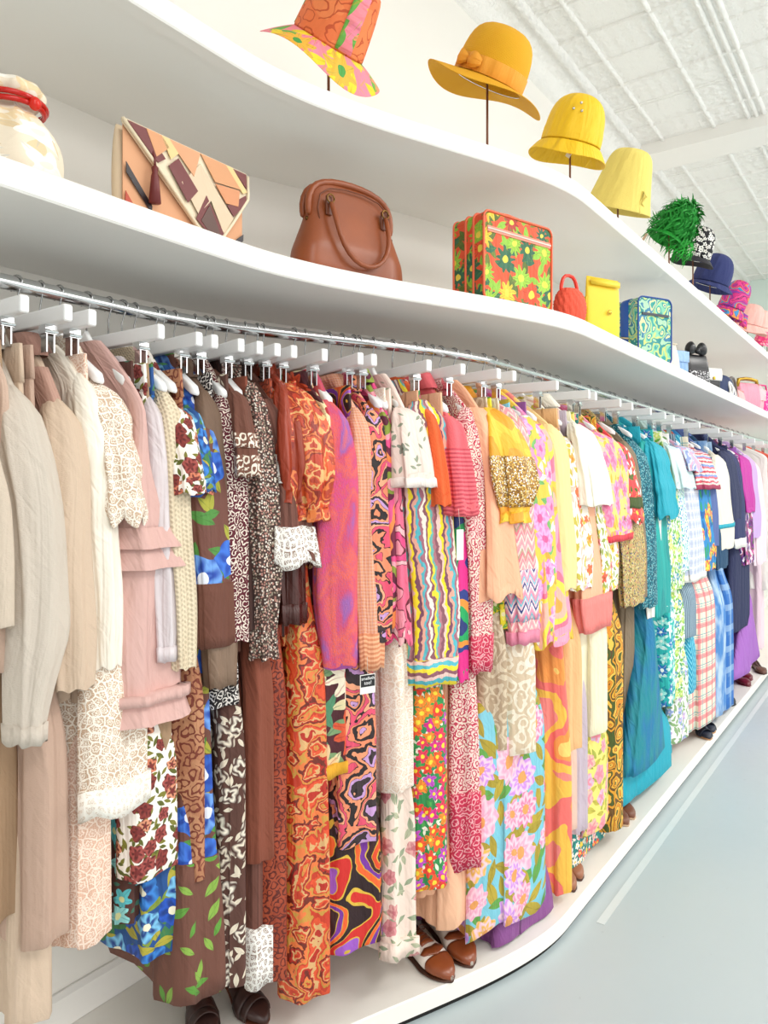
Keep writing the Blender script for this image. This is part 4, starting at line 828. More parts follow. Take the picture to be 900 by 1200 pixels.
# cream pouch with red bangle
e, s = bag('pouch', 'cream floral gathered pouch bag with glossy red bangle handle, left edge', 'handbag', 14, .15)
r0 = 56 * s
b = MB(); b.lathe([(a_, z_ * 1.22) for a_, z_ in [(.002, 0), (r0 * .75, .002), (r0 * .97, .02), (r0 * 1.0, .05), (r0 * .92, .085), (r0 * .66, .115), (r0 * .42, .128), (r0 * .40, .135), (r0 * .62, .15), (r0 * .68, .165), (r0 * .5, .178), (r0 * .2, .172), (.002, .165)]], 44, mod=lambda a, r, z: (r * (1 + .05 * math.sin(9 * a) * min(1, z * 12)), z)); b.build('pouch_body', cl, e, sub=1)
redp = solid('#c3160c', .12)
for k, (rr, zz, t) in enumerate(((.62, .163, .1), (.66, .173, -.05))):
    b = MB(); b.tube([(r0 * rr * math.cos(a), r0 * rr * math.sin(a), zz + t * .02 * math.cos(a)) for a in np.linspace(0, 2 * PI, 33)], .0055, 10); b.build('bangle', redp, e)
b = MB(); b.lathe([(.0005, -.014), (.009, -.011), (.0142, 0), (.009, .011), (.0005, .014)], 18, Matrix.Translation((r0 * .12, -r0 * .68, .163))); b.build('bead', solid('#d8200c', .1), e, sub=1)
# patchwork envelope clutch
e, s = bag('clutch_bag', 'geometric patchwork envelope clutch in tan, cream and burgundy with tassel', 'handbag', 211, .12, .0)
W, Hh = .372, .215
b = MB(); pillow(b, W, Hh, .05, p=.3); b.build('clutch_body', solid('#ddc6a6', .6), e)
def poly(pts, mat, nm, y0=-.031, th=.004, par=None, rnd=.0):
    """flat inlay cut from leather: points as fractions of the bag front"""
    n = len(pts); V = []; F = []
    for yy in (y0, y0 - th): V += [((px_ - .5) * W, yy - .006 * (1 - abs(2 * pz - 1)), (1 - pz) * Hh) for px_, pz in pts]
    F.append(tuple(range(n, 2 * n))); F.append(tuple(range(n))[::-1])
    for i in range(n): F.append((i, (i + 1) % n, n + (i + 1) % n, n + i))
    o = mesh(nm, V, F, mat, par or e, None, False); return o
bur = solid('#6e2626', .45); ctan = speck('#dba27c', ['#b87a52'], 160, .25); crm = solid('#e9d8ba', .5); lwood = stripes(['#e3cbb0', '#d9bfa2'], .003, 0, .02); lwood = solid('#dfc6a8', .6); drk = solid('#2c2226', .4); org = solid('#d89a6c', .55)
poly([(0.02, .02), (.98, .02), (.98, .98), (.02, .98)], speck('#d9a27c', ['#a8683f'], 150, .25), 'front_panel', -.0245, .002)
poly([(.03, .42), (.22, .78), (.22, .86), (.03, .53)], drk, 'inlay', -.027, .002); poly([(.03, .72), (.16, .98), (.03, .98)], solid('#b8452c', .5), 'inlay', -.027, .002)
poly([(.80, .98), (.98, .72), (.98, .80), (.87, .98)], drk, 'inlay', -.027, .002); poly([(.92, .98), (.98, .88), (.98, .98)], solid('#b8452c', .5), 'inlay', -.027, .002)
fl = poly([(.0, -.015), (1.0, -.015), (1.0, .30), (.72, .99), (.66, .99), (.0, .03)], crm, 'flap', -.031, .005)
fy = -.0375
for pts, m in (([(.03, 0), (.16, 0), (.30, .24), (.24, .32), (.06, .05)], bur), ([(.16, 0), (.27, 0), (.33, .1), (.23, .26)], org), ([(.27, 0), (.33, 0), (.40, .12), (.34, .22)], solid('#ecc98a', .5)),
               ([(.32, .30), (.40, .17), (.55, .45), (.47, .62)], bur), ([(.33, 0), (.58, 0), (.52, .30), (.40, .12)], ctan), ([(.42, .42), (.58, .12), (.86, .60), (.78, .82), (.66, .50), (.56, .70)], lwood),
               ([(.62, .46), (.80, .86), (.72, .96), (.54, .76)], bur), ([(.645, .56), (.755, .86), (.70, .93), (.58, .76)], solid('#5e4038', .5)), ([(.58, .0), (.80, 0), (.93, .22), (.70, .26)], org),
               ([(.70, .28), (.92, .24), (.90, .44), (.79, .46)], solid('#d68f62', .5)), ([(.80, .48), (.98, .26), (.98, .36), (.86, .58)], bur), ([(.80, 0), (.86, 0), (.99, .22), (.95, .26)], solid('#ecc98a', .5)), ([(.86, 0), (.99, 0), (.99, .18)], bur)):
    poly(pts, m, 'inlay', fy, .0008 + .0005 * [lwood, bur].index(m) if m in (lwood, bur) else .0022, fl)
b = MB(); b.tube([((p - .5) * W, -.039 - .004 * (1 - abs(2 * q - 1)), (1 - q) * Hh) for p, q in ((-.005, 0), (.33, .5), (.66, .99), (.72, .99), (.86, .65), (1.0, .30), (1.0, .02))], .0042, 8); b.build('piping', crm, fl)
b = MB(); b.tube([(-.11, -.038, .17), (-.108, -.046, .15), (-.108, -.046, .135)], .003, 6); b.lathe([(.003, .135), (.008, .13), (.006, .118), (.009, .11), (.014, .05), (.002, .048)], 14, Matrix.Translation((-.108, -.046, 0)), mod=lambda a, r, z: (r * (1 + .15 * math.sin(7 * a)), z)); b.build('tassel', bur, e)
# brown leather satchel
e, s = bag('satchel', 'brown leather frame satchel with drooping braided handle', 'handbag', 408, .13, -.26)
lea = NT('brown_leather'); o_ = lea.obj(); nz = lea.noise(o_, 9, 4)[0]; f_ = lea.noise(o_, 220, 3)[0]
lea = lea.out(lea.mix(nz, hexc('#a25328'), hexc('#763819')), .38, f_, .12, .002); led = solid('#6e3519', .4)
W, Hh = 152 * s, 112 * s
zs = np.linspace(0, 1, 20); R = []
for q in zs:
    a = np.linspace(0, 2 * PI, 40, endpoint=False); c, s_ = np.cos(a), np.sin(a); ww = W / 2 * np.interp(q, [0, .06, .25, .6, .85, 1], [.93, 1, .98, .80, .74, .70]); dd = np.interp(q, [0, .05, .3, .7, 1], [.055, .066, .064, .035, .016])
    R.append(np.stack([ww * np.sign(c) * np.abs(c) ** .5, dd * np.sign(s_) * np.abs(s_) ** .7 + .003 * np.sin(6 * a) * (1 - q), Hh * .93 * q + Hh * .07 * q * np.clip(1 - (c * 1.0) ** 4, 0, 1)], 1))
b = MB(); b.grid(np.array(R), True, (True, True)); b.build('leather_body', lea, e, sub=1)
fr = [(-W * .385, Hh * .58), (-W * .40, Hh * .72), (-W * .37, Hh * .88), (-W * .27, Hh * .97), (-W * .1, Hh * 1.01), (W * .1, Hh * 1.01), (W * .27, Hh * .97), (W * .37, Hh * .88), (W * .395, Hh * .72), (W * .38, Hh * .58)]
for yy in (-.014, .014):
    b = MB(); b.tube([(x_, yy, z_) for x_, z_ in fr], .0105, 12); b.build('frame', lea, e, sub=1)
b = MB(); b.tube([(x_ * .86, -.036 + .012 * (z_ / Hh - .6), z_ * .9 + .005) for x_, z_ in fr], .0022, 6); b.build('piping', led, e)
b = MB(); hx = W * .26; hp = [(-hx, -.05, Hh * .74), (-hx * .97, -.068, Hh * .60), (-hx * .9, -.082, Hh * .38), (-hx * .62, -.086, Hh * .20), (-hx * .2, -.087, Hh * .115), (hx * .25, -.087, Hh * .115), (hx * .66, -.086, Hh * .20), (hx * .92, -.082, Hh * .38), (hx * .98, -.068, Hh * .6), (hx, -.05, Hh * .74)]
b.tube(hp, .0078, 10); b.build('handle', lea, e, sub=1)
for sx in (-1, 1):
    b = MB(); b.box((sx * hx, -.043, Hh * .70), (.022, .006, .055)); b.build('handle_tab', led, e, bevel=.003)
    b = MB(); b.tube([(sx * hx + .012 * math.cos(a), -.052, Hh * .76 + .012 * math.sin(a)) for a in np.linspace(0, 2 * PI, 17)], .0025, 6); b.build('ring', solid('#7a5a30', .3, 1), e)
for sx in (-1, 1):
    b = MB(); b.lathe([(.0005, .004), (.005, .003), (.006, 0)], 10, Matrix.Translation((sx * W * .40, -.012, Hh * .56)) @ Matrix.Rotation(PI / 2, 4, 'X')); b.build('rivet', solid('#6a4a28', .3, 1), e)
# floral suitcase
def piped_case(e, w, d, h, mat, pm, r=.02, rp=.004):
    R = []
    for y, k in ((-d / 2, .96), (-d / 2 + .004, 1), (d / 2 - .004, 1), (d / 2, .96)): R.append([(p * k, y, h / 2 + q * k) for p, q in rrect(w, h, r, 5)])
    b = MB(); b.grid(np.array(R), True, (True, True)); b.build('case_body', mat, e, False)
    for y in (-d / 2, d / 2):
        P = [(p, y, h / 2 + q) for p, q in rrect(w, h, r, 5)]; b = MB(); b.tube(P + [P[0]], rp, 8); b.build('piping', pm, e)
sfl = floral('#e8542c', ['#2c6a4a', '#e8502c', '#9ac83a', '#e7c93a', '#b8382c', '#9ccc40'], '#f3d84a', ['#8fc23c', '#5a6a24', '#2a6a4c', '#6b7a2c'], 12, .52, 9, .95, 0, .6, .6, '#201a16')
cor = solid('#ef6a44', .45)
e, s = bag('suitcase', 'orange floral-print soft suitcase with coral handle and zip', 'suitcase', 590, .115, -.30)
w_, d_, h_ = .325, .14, .285
piped_case(e, w_, d_, h_, sfl, cor, .024)
b = MB(); b.box((.004, -d_ / 2 - .001, h_ * .80), (w_ * .93, .003, .018)); b.build('front_zip_band', solid('#f0907a', .5), e, False)
b = MB(); b.box((.004, -d_ / 2 - .003, h_ * .80), (w_ * .93, .003, .004)); b.build('zip', solid('#c9c2b8', .3, .6), e, False)
for y in (-.025, .012):
    P = [(p * 1.006, y, h_ / 2 + q * 1.006) for p, q in rrect(w_, h_, .024, 5)]; b = MB(); b.tube(P + [P[0]], .0045, 6); b.build('zip_strip', cor, e)
b = MB(); b.tube([(-.062, -.02, h_ - .004), (-.06, -.02, h_ + .012), (-.045, -.02, h_ + .026), (.045, -.02, h_ + .026), (.06, -.02, h_ + .012), (.062, -.02, h_ - .004)], .0078, 10); b.build('handle', cor, e, sub=1)
# coral knitted round bag
e, s = bag('knit_bag', 'small coral knitted bag with hard coral loop handle', 'handbag', 668, .10, -.4)
w_, h_ = 46 * s, 48 * s
def knob(a, r, z): return r * (1 + .05 * math.sin(18 * a) * math.cos(z * 420)), z + .002 * math.cos(18 * a)
prof = [(w_ * .5 * math.sin(t) ** .75 if t < 3.1 else .004, h_ * .5 * (1 - math.cos(t))) for t in np.linspace(.25, 2.75, 34)]
b = MB(); b.lathe(prof, 54, Matrix.Diagonal((1, .55, 1, 1)), (True, True), mod=lambda a, r, z: (r * (1 + .045 * math.sin(14 * a + z * 160)) + .002 * math.sin(z * 520), z)); b.build('knitted_body', plain('#ef5a40', .8, .15), e)
b = MB(); b.tube([(-w_ * .33, 0, h_ * .86), (-w_ * .29, 0, h_ * 1.12), (-w_ * .2, 0, h_ * 1.3), (w_ * .12, 0, h_ * 1.3), (w_ * .22, 0, h_ * 1.12), (w_ * .28, 0, h_ * .86)], .0075, 10); b.build('handle', solid('#f03c28', .2), e, sub=1)
# yellow clutch
e, s = bag('clutch_bag', 'flat bright yellow upright clutch with metal clasp', 'handbag', 706, .10, -.45)
b = MB(); pillow(b, 52 * s, 76 * s, .03, p=.22); b.build('clutch_body', solid('#f6cf22', .5), e)
b = MB(); b.grid(np.array([[(-23 * s, -.0175, 73 * s), (-23 * s, -.0185, 66 * s)], [(23 * s, -.0175, 73 * s), (23 * s, -.0185, 66 * s)]]), False); b.build('top_edge', plain('#f8d534', .5, .05), e, solid=.002)
b = MB(); b.lathe([(.001, .003), (.008, .0025), (.010, 0)], 16, Matrix.Translation((6 * s, -.021, 36 * s)) @ Matrix.Rotation(PI / 2, 4, 'X')); b.build('clasp', solid('#c9a23a', .25, 1), e)
b = MB(); b.box((-26 * s, 0, 45 * s), (.01, .012, .05)); b.build('side_tab', plain('#e9c022', .5), e, bevel=.003)
# teal vanity case
tpv = swirl(['#1f9a94', '#7fc9a8', '#c9d67a', '#178a8c', '#a8d8b0', '#2a7aa0', '#e0e0a0'], 15, .8, 1.6, .5)
e, s = bag('vanity_case', 'teal and lime paisley vanity case with royal blue zip side', 'suitcase', 754, .13, -.5)
w_, d_, h_ = .215, .15, .315
piped_case(e, w_, d_, h_, tpv, solid('#1b4a9c', .4), .03, .004)
P = [(p * 1.01, .02, h_ / 2 + q * 1.01) for p, q in rrect(w_, h_, .03, 5)]; R = [[(p * k, y, h_ / 2 + (z - h_ / 2) * k) for p, _, z in P + [P[0]]] for y, k in ((-.012, 1.0), (-.010, 1.012), (.04, 1.012), (.042, 1.0))]
b = MB(); b.grid(np.array(R), False); b.build('blue_band', solid('#1c56b0', .4), e)
b = MB(); b.box((0, -d_ / 2 - .003, h_ * .74), (w_ * .8, .004, .012)); b.build('front_zip', solid('#1a2438', .3), e, False)
b = MB(); b.lathe([(.001, .004), (.012, .003), (.013, 0)], 16, Matrix.Translation((-w_ / 2 - .005, .01, h_ * .30)) @ Matrix.Rotation(-PI / 2, 4, 'Y')); b.tube([(-w_ / 2 - .006, .03, h_ * .42), (-w_ / 2 - .008, -.02, h_ * .38)], .005, 6); b.build('zip_pull', solid('#d8c9a0', .25, 1), e)
# smaller bags further along
e, s = bag('pouch', 'cream soft triangular pouch beside the teal vanity case', 'handbag', 786, .10, -.5); b = MB(); pillow(b, .12, .165, .06, taper=.55); b.build('pouch_body', plain('#efe6d6', .7), e); b = MB(); b.tube([(-.026, -.016, .16), (.026, -.016, .16)], .004, 6); b.build('top_seam', plain('#e0d2bc', .7), e)
e, s = bag('clutch_bag', 'light blue flat clutch behind the cream pouch', 'handbag', 795, .12, -.5); b = MB(); pillow(b, .15, .165, .03, taper=.1); b.build('clutch_body', plain('#8fb4e2', .6), e); b = MB(); b.box((0, -.016, .13), (.13, .004, .06)); b.build('flap', plain('#9cbfe8', .6), e, bevel=.002)
e, s = bag('handbag', 'black sequinned handbag topped by a big black bow', 'handbag', 814, .11, -.5)
blk = solid('#17161a', .3); sq = speck('#141318', ['#f0eef0', '#2a282e', '#c9c6cc', '#3a383e'], 120, .4, .3)
b = MB(); pillow(b, .20, .185, .09, taper=.08, p=.3); b.build('bag_body', blk, e)
b = MB(); R = [[(x_, -.047 + .012 * abs(x_ / .09) ** 2, z_) for x_ in np.linspace(-.085, .085, 8)] for z_ in np.linspace(.012, .085, 5)]; b.grid(np.array(R), False); b.build('sequin_panel', sq, e, solid=.004)
for sx in (-1, 1):
    b = MB(); b.lathe([(.006, 0), (.02, .012), (.036, .035), (.038, .05), (.02, .062), (.002, .06)], 16, Matrix.Translation((0, -.01, .205)) @ Matrix.Rotation(sx * 1.25, 4, 'Y') @ Matrix.Diagonal((1.15, .8, 1.25, 1))); b.build('bow_loop', blk, e, sub=1)
b = MB(); b.lathe([(.001, -.016), (.014, -.012), (.018, 0), (.014, .012), (.001, .016)], 14, Matrix.Translation((0, -.02, .205))); b.build('bow_knot', blk, e, sub=1)
e, s = bag('handbag', 'small black handbag with white flap and gold clasp', 'handbag', 830, .09, -.5); b = MB(); pillow(b, .17, .13, .07, p=.3); b.build('bag_body', blk, e); b = MB(); R = [[(x_, -.034 - .006 * math.sin(q * 3), .135 - .075 * q) for x_ in np.linspace(-.075, .075, 6)] for q in np.linspace(0, 1, 6)]; b.grid(np.array(R), False); b.build('flap', solid('#efece8', .4), e, solid=.005); b = MB(); b.box((0, -.045, .072), (.016, .008, .02)); b.build('clasp', solid('#c9a23a', .25, 1), e, bevel=.003)
e, s = bag('handbag', 'navy handbag with white loop on its front', 'handbag', 846, .10, -.5); b = MB(); b.lathe([(.002, 0), (.105, .0), (.11, .03), (.1, .09), (.07, .135), (.03, .15), (.002, .152)], 28, Matrix.Diagonal((1, .5, 1, 1))); b.build('bag_body', plain('#2c3a62', .7), e, sub=1); b = MB(); b.tube([(.02 + .014 * math.cos(a), -.06 + .02 * max(0, math.sin(a)), .055 + .045 * math.sin(a)) for a in np.linspace(0, 2 * PI, 21)], .008, 8); b.build('loop', solid('#f2f0ec', .4), e)
e, s = bag('handbag', 'silver and brown banded round bag beside the navy one', 'handbag', 857, .10, -.1)
for k in range(3):
    b = MB(); b.tube([(.085 * math.cos(a) - .05 + k * .06, -.02 + .02 * k, .085 + .08 * math.sin(a)) for a in np.linspace(0, 2 * PI, 25)], .009, 8); b.build('band', solid(['#6a5a58', '#d9d4d2', '#8a7a76'][k], .3), e)
b = MB(); pillow(b, .16, .12, .06); b.build('bag_body', plain('#e6e0de', .5), e)
e, s = bag('pouch', 'pale pink low pouch left of the gold-clasp bag', 'handbag', 866, .10); b = MB(); pillow(b, .20, .11, .08, taper=.1); b.build('pouch_body', plain('#f3b8b8', .7), e); b = MB(); b.tube([(-.08, -.015, .108), (.08, -.015, .108)], .005, 6); b.build('top_seam', plain('#e6a4a6', .7), e)
e, s = bag('handbag', 'pink handbag with chunky gold frame clasp', 'handbag', 876, .10, -.5); b = MB(); pillow(b, .24, .20, .10, taper=.05, p=.3); b.build('bag_body', plain('#f296ac', .5), e); b = MB(); b.tube([(-.11, 0, .17), (-.10, 0, .225), (-.03, 0, .235), (.03, 0, .235), (.1, 0, .225), (.11, 0, .17)], .014, 10); b.build('gold_frame', solid('#b8923c', .3, 1), e)
e, s = bag('handbag', 'pale pink smooth handbag right of the gold-clasp one', 'handbag', 884, .09, -.4); b = MB(); pillow(b, .18, .215, .09, p=.3); b.build('bag_body', plain('#f7b6bf', .5), e); b = MB(); b.box((0, -.045, .13), (.16, .01, .09)); b.build('flap', plain('#f9c2c8', .5), e, bevel=.004)
e, s = bag('woven_bag', 'hot pink woven bag at the right edge', 'handbag', 893, .09, -.4); b = MB(); b.lathe([(.002, 0), (.10, .002), (.105, .04), (.105, .16), (.09, .2), (.002, .21)], 40, Matrix.Diagonal((1, .6, 1, 1)), mod=lambda a, r, z: (r * (1 + .06 * math.sin(14 * a) * math.sin(z * 130)), z)); b.build('woven_body', speck('#ee3f92', ['#f6c0d8', '#f04a98'], 60, .3), e, sub=1); b = MB(); b.tube([(-.07, 0, .19), (-.05, 0, .25), (.05, 0, .25), (.07, 0, .19)], .007, 8); b.build('handle', plain('#ee3f92', .6), e)
# ------------------------------------------------------------------ shoes on the platform
def onplat(px, py):
    D = FPX * (EYE - PLZ) / (py - HOR); R_ = (px - 450) * D / FPX; return D * CA + R_ * SA, D * SA - R_ * CA
def shoe(name, label, heel, toe, upper, sole, style='flat', L=None, two=None, group=None, hh=.012):
    """sole, upper with an opening, heel and trimmings; heel and toe give where it stands"""
    h = onplat(*heel); t = onplat(*toe); ang = math.atan2(t[1] - h[1], t[0] - h[0]); L = L or max(.20, min(.275, math.hypot(t[0] - h[0], t[1] - h[1])))
    o = (t[0] - L * math.cos(ang), t[1] - L * math.sin(ang), PLZ + .0005)
    e = empty(name, o, ang, label, 'shoe', group)
    hw = lambda q: L * np.interp(q, [0, .03, .12, .3, .5, .7, .85, .95, 1], [.03, .085, .118, .112, .125, .165, .14, .085, .02])
    lift = (lambda q: hh * np.interp(q, [0, .25, .45, .68, 1], [1, .95, .6, .02, .0])) if hh > .02 else (lambda q: 0 * q)
    Q = np.linspace(0, 1, 26)
    def ring(q, kw, z0, z1, top=1.0):
        a = np.linspace(0, 2 * PI, 24, endpoint=False); c, s_ = np.cos(a), np.sin(a)
        return np.stack([np.full(24, q * L), hw(q) * kw * np.sign(c) * np.abs(c) ** .8, z0 + (z1 - z0) * (.5 + .5 * np.sign(s_) * np.abs(s_) ** .7)], 1)
    b = MB(); b.grid(np.array([ring(q, 1.06, lift(q), lift(q) + .009) for q in Q]), True, (True, True)); b.build('sole', sole, e)
    top = {'lace': [.066, .07, .068, .062, .06, .045, .034, .024, .012], 'loafer': [.05, .054, .05, .045, .045, .04, .03, .022, .012], 'sandal': [.03, .035, .02, .012, .02, .035, .03, .02, .01], 'pump': [.05, .055, .045, .03, .028, .035, .028, .02, .01]}[style if style in ('lace', 'loafer', 'sandal', 'pump') else 'pump']
    tz = lambda q: np.interp(q, [0, .03, .12, .3, .5, .7, .85, .95, 1], top)
    u = MB().grid(np.array([ring(q, 1.0, lift(q) + .007, lift(q) + .009 + tz(q)) for q in Q]), True, (True, True)).build('upper', upper, e)
    # opening lined in dark leather
    P = []
    for q in np.linspace(.05, .5 if style != 'pump' else .56, 12):
        k = math.sin(PI * (q - .02) / (.5 if style != 'pump' else .56)) ** .5 * .66
        P.append([(q * L, yy * hw(q) * k, lift(q) + .010 + tz(q) - .0 + .0012 - .004 * (1 - abs(yy))) for yy in (-1, -.5, 0, .5, 1)])
    b = MB(); b.grid(np.array(P), False); b.build('lining', solid('#3a2019', .7), e, solid=.002)
    if hh > .02:
        b = MB(); b.grid(np.array([[(L * (.1 + .075 * k * math.cos(a)), L * .075 * k * math.sin(a), z) for a in np.linspace(0, 2 * PI, 14, endpoint=False)] for z, k in ((0, .62), (hh * .5, .62), (hh * .97, 1.15))]), True, (True, True)); b.build('heel', sole, e)
    else:
        b = MB(); b.grid(np.array([ring(q, 1.05, 0, .016) for q in np.linspace(0, .24, 7)]), True, (True, True)); b.build('heel', sole, e)
    if style == 'lace':
        def cap(nm, q0, q1, mat, k, sc=0):
            R = []
            for q in np.linspace(q0, q1, 12):
                r_ = ring(q, 1.0, lift(q) + .007, lift(q) + .009 + tz(q)); c = r_.mean(0); r_[:, 1:] = c[1:] + (r_[:, 1:] - c[1:]) * k; R.append(r_)
            b = MB(); b.grid(np.array(R), True, (True, True)); return b.build(nm, mat, e)
        cap('toe_cap', .76, 1.0, two, 1.05); cap('heel_cup', 0, .16, two, 1.04)
        P = []
        for q in np.linspace(.40, .62, 7): P.append([(q * L, yy * hw(q) * .55, tz(q) + .0125 - .006 * yy * yy) for yy in (-1, -.5, 0, .5, 1)])
        b = MB(); b.grid(np.array(P), False); b.build('lace_facing', two, e, solid=.004)
        P = []
        for q, k in ((.66, .95), (.70, .8), (.74, .35), (.765, .02)): P.append([(q * L + .004 * math.cos(6 * yy), yy * hw(q) * k, tz(q) + .0115 - .012 * (yy * k) ** 2) for yy in (-1, -.5, 0, .5, 1)])
        b = MB(); b.grid(np.array(P), False); b.build('wing_tip', two, e, solid=.003)
        for k in range(4):
            q = .43 + k * .05; b = MB(); b.tube([(q * L, yy * hw(q) * .42, tz(q) + .018 - .006 * yy * yy) for yy in np.linspace(-1, 1, 6)], .0018, 6); b.build('lace', solid('#5a2a18', .6), e)
        for sg in (-1, 1):
            b = MB(); b.tube([(.44 * L, 0, .078), (.45 * L, sg * .012, .09), (.47 * L, sg * .026, .086), (.47 * L, sg * .022, .076), (.44 * L, 0, .077)], .0016, 6); b.build('lace_loop', solid('#5a2a18', .6), e)
    if style == 'sandal':
        for q, w_ in ((.30, .03), (.68, .06), (.8, .04)):
            R = []
            for q2 in np.linspace(q - w_ / L / 2 * .6, q + w_ / L / 2 * .6, 4): R.append([(q2 * L, hw(q2) * 1.08 * math.cos(a), lift(q2) + .008 + (.06 if q < .5 else .045) * math.sin(a)) for a in np.linspace(0, PI, 12)])
            b = MB(); b.grid(np.array(R), False); b.build('strap', upper, e, solid=.004)
        b = MB(); b.box((.30 * L, -hw(.3) * .9, lift(.3) + .05), (.016, .004, .014)); b.build('buckle', solid('#8a6a3a', .3, 1), e, bevel=.002)
    if style == 'loafer':
        R = []
        for q in np.linspace(.48, .58, 5): R.append([(q * L, hw(q) * 1.03 * math.cos(a), .012 + (tz(q) + .002) * math.sin(a)) for a in np.linspace(.1, PI - .1, 12)])
        b = MB(); b.grid(np.array(R), False); b.build('saddle_strap', two or upper, e, solid=.003)
    return e
bl = solid('#8a4522', .28); wl = solid('#f2e8de', .45); sl = solid('#4a2818', .5)
shoe('oxford_shoe', 'brown and white wingtip lace-up shoe nearest the platform edge', (462, 1098), (530, 1152), wl, sl, 'lace', .285, bl, 'pair of wingtip shoes')
shoe('oxford_shoe', 'brown and white wingtip lace-up shoe, rear one of its pair', (492, 1066), (553, 1135), wl, sl, 'lace', .285, bl, 'pair of wingtip shoes')
db = solid('#3a2420', .4)
shoe('sandal', 'dark brown high-heeled sandal at bottom edge, left of its pair', (226, 1172), (246, 1222), db, solid('#4a2a1c', .5), 'sandal', .245, None, 'dark brown sandals', .06)
shoe('sandal', 'dark brown high-heeled sandal with woven toe, right of its pair', (262, 1158), (312, 1203), db, solid('#5a2e1c', .5), 'sandal', .255, None, 'dark brown sandals', .06)
lf = solid('#9a6244', .35)
shoe('loafer', 'tan woven loafer under the turquoise gown, front one', (640, 1018), (673, 1046), lf, sl, 'loafer', .25, None, 'tan woven loafers')
shoe('loafer', 'tan woven loafer under the turquoise gown, rear one', (648, 1004), (681, 1033), lf, sl, 'loafer', .25, None, 'tan woven loafers')
lf2 = solid('#7a4a34', .4)
shoe('loafer', 'brown suede loafer below the gold print trousers, front one', (704, 950), (736, 969), lf2, solid('#caa98a', .5), 'loafer', .25, None, 'brown suede loafers')
shoe('loafer', 'brown suede loafer below the gold print trousers, rear one', (712, 942), (743, 961), lf2, solid('#caa98a', .5), 'loafer', .25, None, 'brown suede loafers')
shoe('pump', 'cream court shoe half hidden behind the peach slip dress', (556, 1030), (577, 1056), solid('#e9dfd0', .4), solid('#cbb9a0', .5), 'pump', .24)
nv = solid('#1f2638', .45)
shoe('wedge_sandal', 'navy open-toed wedge with red flower under the plaid trousers', (808, 852), (832, 868), nv, solid('#c9966a', .6), 'sandal', .235, None, 'navy wedges', .05)
shoe('wedge_sandal', 'navy open-toed wedge, rear one of the pair under plaid trousers', (814, 845), (836, 860), nv, solid('#c9966a', .6), 'sandal', .235, None, 'navy wedges', .05)
shoe('pump', 'black shoe under the tie-dyed jeans', (846, 816), (858, 828), solid('#191a20', .35), solid('#191a20', .5), 'pump', .24)
bg_ = solid('#6e1c2c', .3)
shoe('pump', 'burgundy leather shoe under the purple tiered dress, front one', (860, 796), (878, 805), bg_, bg_, 'pump', .25, None, 'burgundy shoes')
shoe('pump', 'burgundy leather shoe under the purple tiered dress, rear one', (862, 789), (880, 798), bg_, bg_, 'pump', .25, None, 'burgundy shoes')
shoe('pump', 'brown shoe farthest right on the platform', (882, 780), (895, 791), solid('#6a4638', .4), sl, 'pump', .25)
# tags hanging from clothes
g = prep(428, .275); t_ = tsolve(g, 428, .275); z_ = zsolve(g, 800, .275, t_)
e = empty('swing_tag', (g.P[0], g.P[1], RZ), g.rz, 'black and white paper tag hanging below the checked shirt cuff', 'tag')
b = MB(); b.box((t_, -.288, z_), (.045, .0012, .05), None); o = b.build('card', solid('#f4f2ee', .5), e, False)
b = MB(); b.tube([(t_, -.288, z_ + .024), (t_, -.285, z_ + .07)], .0007, 4); b.build('string', solid('#d9d2c6'), e)
b = MB(); b.box((t_, -.2888, z_ + .008), (.041, .0008, .030)); b.build('black_print', solid('#1a1a1c', .5), e, False)
def text(s_, size, loc, mat, par, rot=(PI / 2, 0, 0)):
    c = bpy.data.curves.new('t', 'FONT'); c.body = s_; c.size = size; c.extrude = .0002; c.align_x = 'CENTER'; o = bpy.data.objects.new('lettering', c); COL.objects.link(o); o.location = loc; o.rotation_euler = rot; c.materials.append(mat); 
    dg = bpy.context.evaluated_depsgraph_get(); me = bpy.data.meshes.new_from_object(o.evaluated_get(dg)); bpy.data.objects.remove(o); o = bpy.data.objects.new('lettering', me); COL.objects.link(o); o.location = loc; o.rotation_euler = rot; o.parent = par; return o
text('smelleth', .0115, (t_, -.2895, z_ + .011), solid('#fafafa'), e); text('too!', .013, (t_, -.2895, z_ - .001), solid('#fafafa'), e)
g = prep(536, .28); t_ = tsolve(g, 536, .28); z_ = zsolve(g, 638, .28, t_)
e = empty('swing_tag', (g.P[0], g.P[1], RZ), g.rz, 'blank white price tag hanging below the coral pink knit sweater', 'tag')
b = MB(); b.box((t_, -.292, z_), (.024, .0012, .085)); b.build('card', solid('#f6f4f0', .5), e, False); b = MB(); b.tube([(t_, -.292, z_ + .042), (t_, -.285, z_ + .10)], .0007, 4); b.build('string', solid('#d9d2c6'), e)
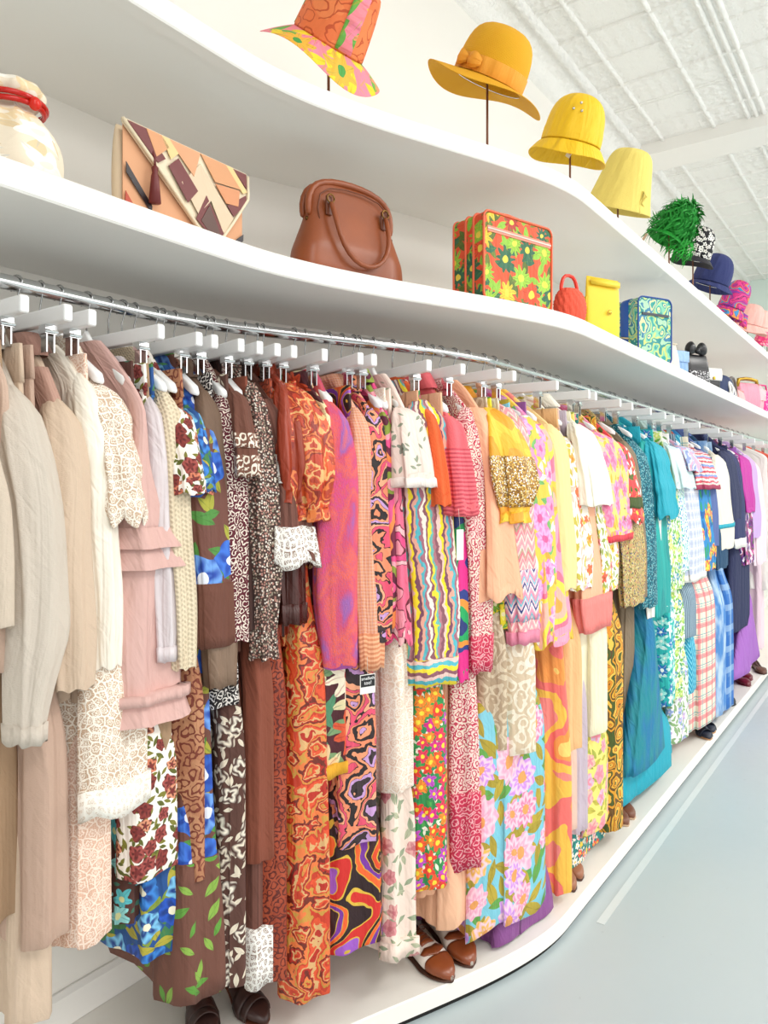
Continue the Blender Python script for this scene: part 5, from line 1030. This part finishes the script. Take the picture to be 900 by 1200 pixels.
# chrome upright in the lower left corner
x_, y_ = onplat(4, 1290)
e = empty('chrome_upright', (.56, 1.62, PLZ), 0, 'slim chrome upright post at the lower left corner', 'post')
b = MB(); b.tube([(0, 0, 0), (0, 0, RZ - PLZ - .016)], .012, 14); b.build('tube', CHROME, e); b = MB(); b.lathe([(.001, 0), (.032, 0), (.032, .006), (.014, .01)], 20); b.build('foot_plate', CHROME, e)
# ------------------------------------------------------------------ light and colour management
w = bpy.data.worlds.new('world'); SC.world = w; w.use_nodes = True
nt = w.node_tree; tc = nt.nodes.new('ShaderNodeTexCoord'); sx = nt.nodes.new('ShaderNodeSeparateXYZ'); rp = nt.nodes.new('ShaderNodeValToRGB')
nt.links.new(tc.outputs['Generated'], sx.inputs[0]); nt.links.new(sx.outputs[2], rp.inputs[0]); nt.links.new(rp.outputs[0], nt.nodes['Background'].inputs[0])
el = rp.color_ramp.elements; el[0].position = 0; el[0].color = (.2, .185, .16, 1); el[1].position = .06; el[1].color = (1, .985, .96, 1)
nt.nodes['Background'].inputs[1].default_value = .85
def area(name, loc, tgt, sx, sy, power, col=(1, 1, 1)):
    l = bpy.data.lights.new(name, 'AREA'); l.shape = 'RECTANGLE'; l.size = sx; l.size_y = sy; l.energy = power; l.color = col
    o = bpy.data.objects.new(name, l); COL.objects.link(o); o.location = loc; o.rotation_euler = (Vector(tgt) - Vector(loc)).to_track_quat('-Z', 'Y').to_euler(); return o
area('aisle_fill', (-1.5, -3.6, 2.0), (2.2, 1.4, 1.3), 4.5, 2.8, 60, (1, .98, .95))  # added soft fill from the open aisle side, no window behind it
area('aisle_fill', (5.5, -4.2, 2.2), (5, 1.4, 1.5), 6, 3, 80, (1, .99, .97))  # second added fill of the same sort, further along the aisle
for lx in (-.5, 2.5, 5.5, 8.5): area('overhead_fill', (lx, -1.7, 3.95), (lx, -1.3, 0), 1.6, .5, 45, (1, .98, .95))  # added fill from above for shelf edges and clothes, no fixtures
area('ceiling_fill', (4.5, -2.2, 3.0), (4.5, -1.6, 4.2), 6, .6, 42, (1, .99, .97))  # unseen light added only to brighten the ceiling, no fixture
SC.view_settings.view_transform = 'Standard'; SC.view_settings.look = 'None'; SC.view_settings.gamma = 1; SC.view_settings.use_curve_mapping = False; SC.view_settings.exposure = .35
SC.cycles.max_bounces = 6
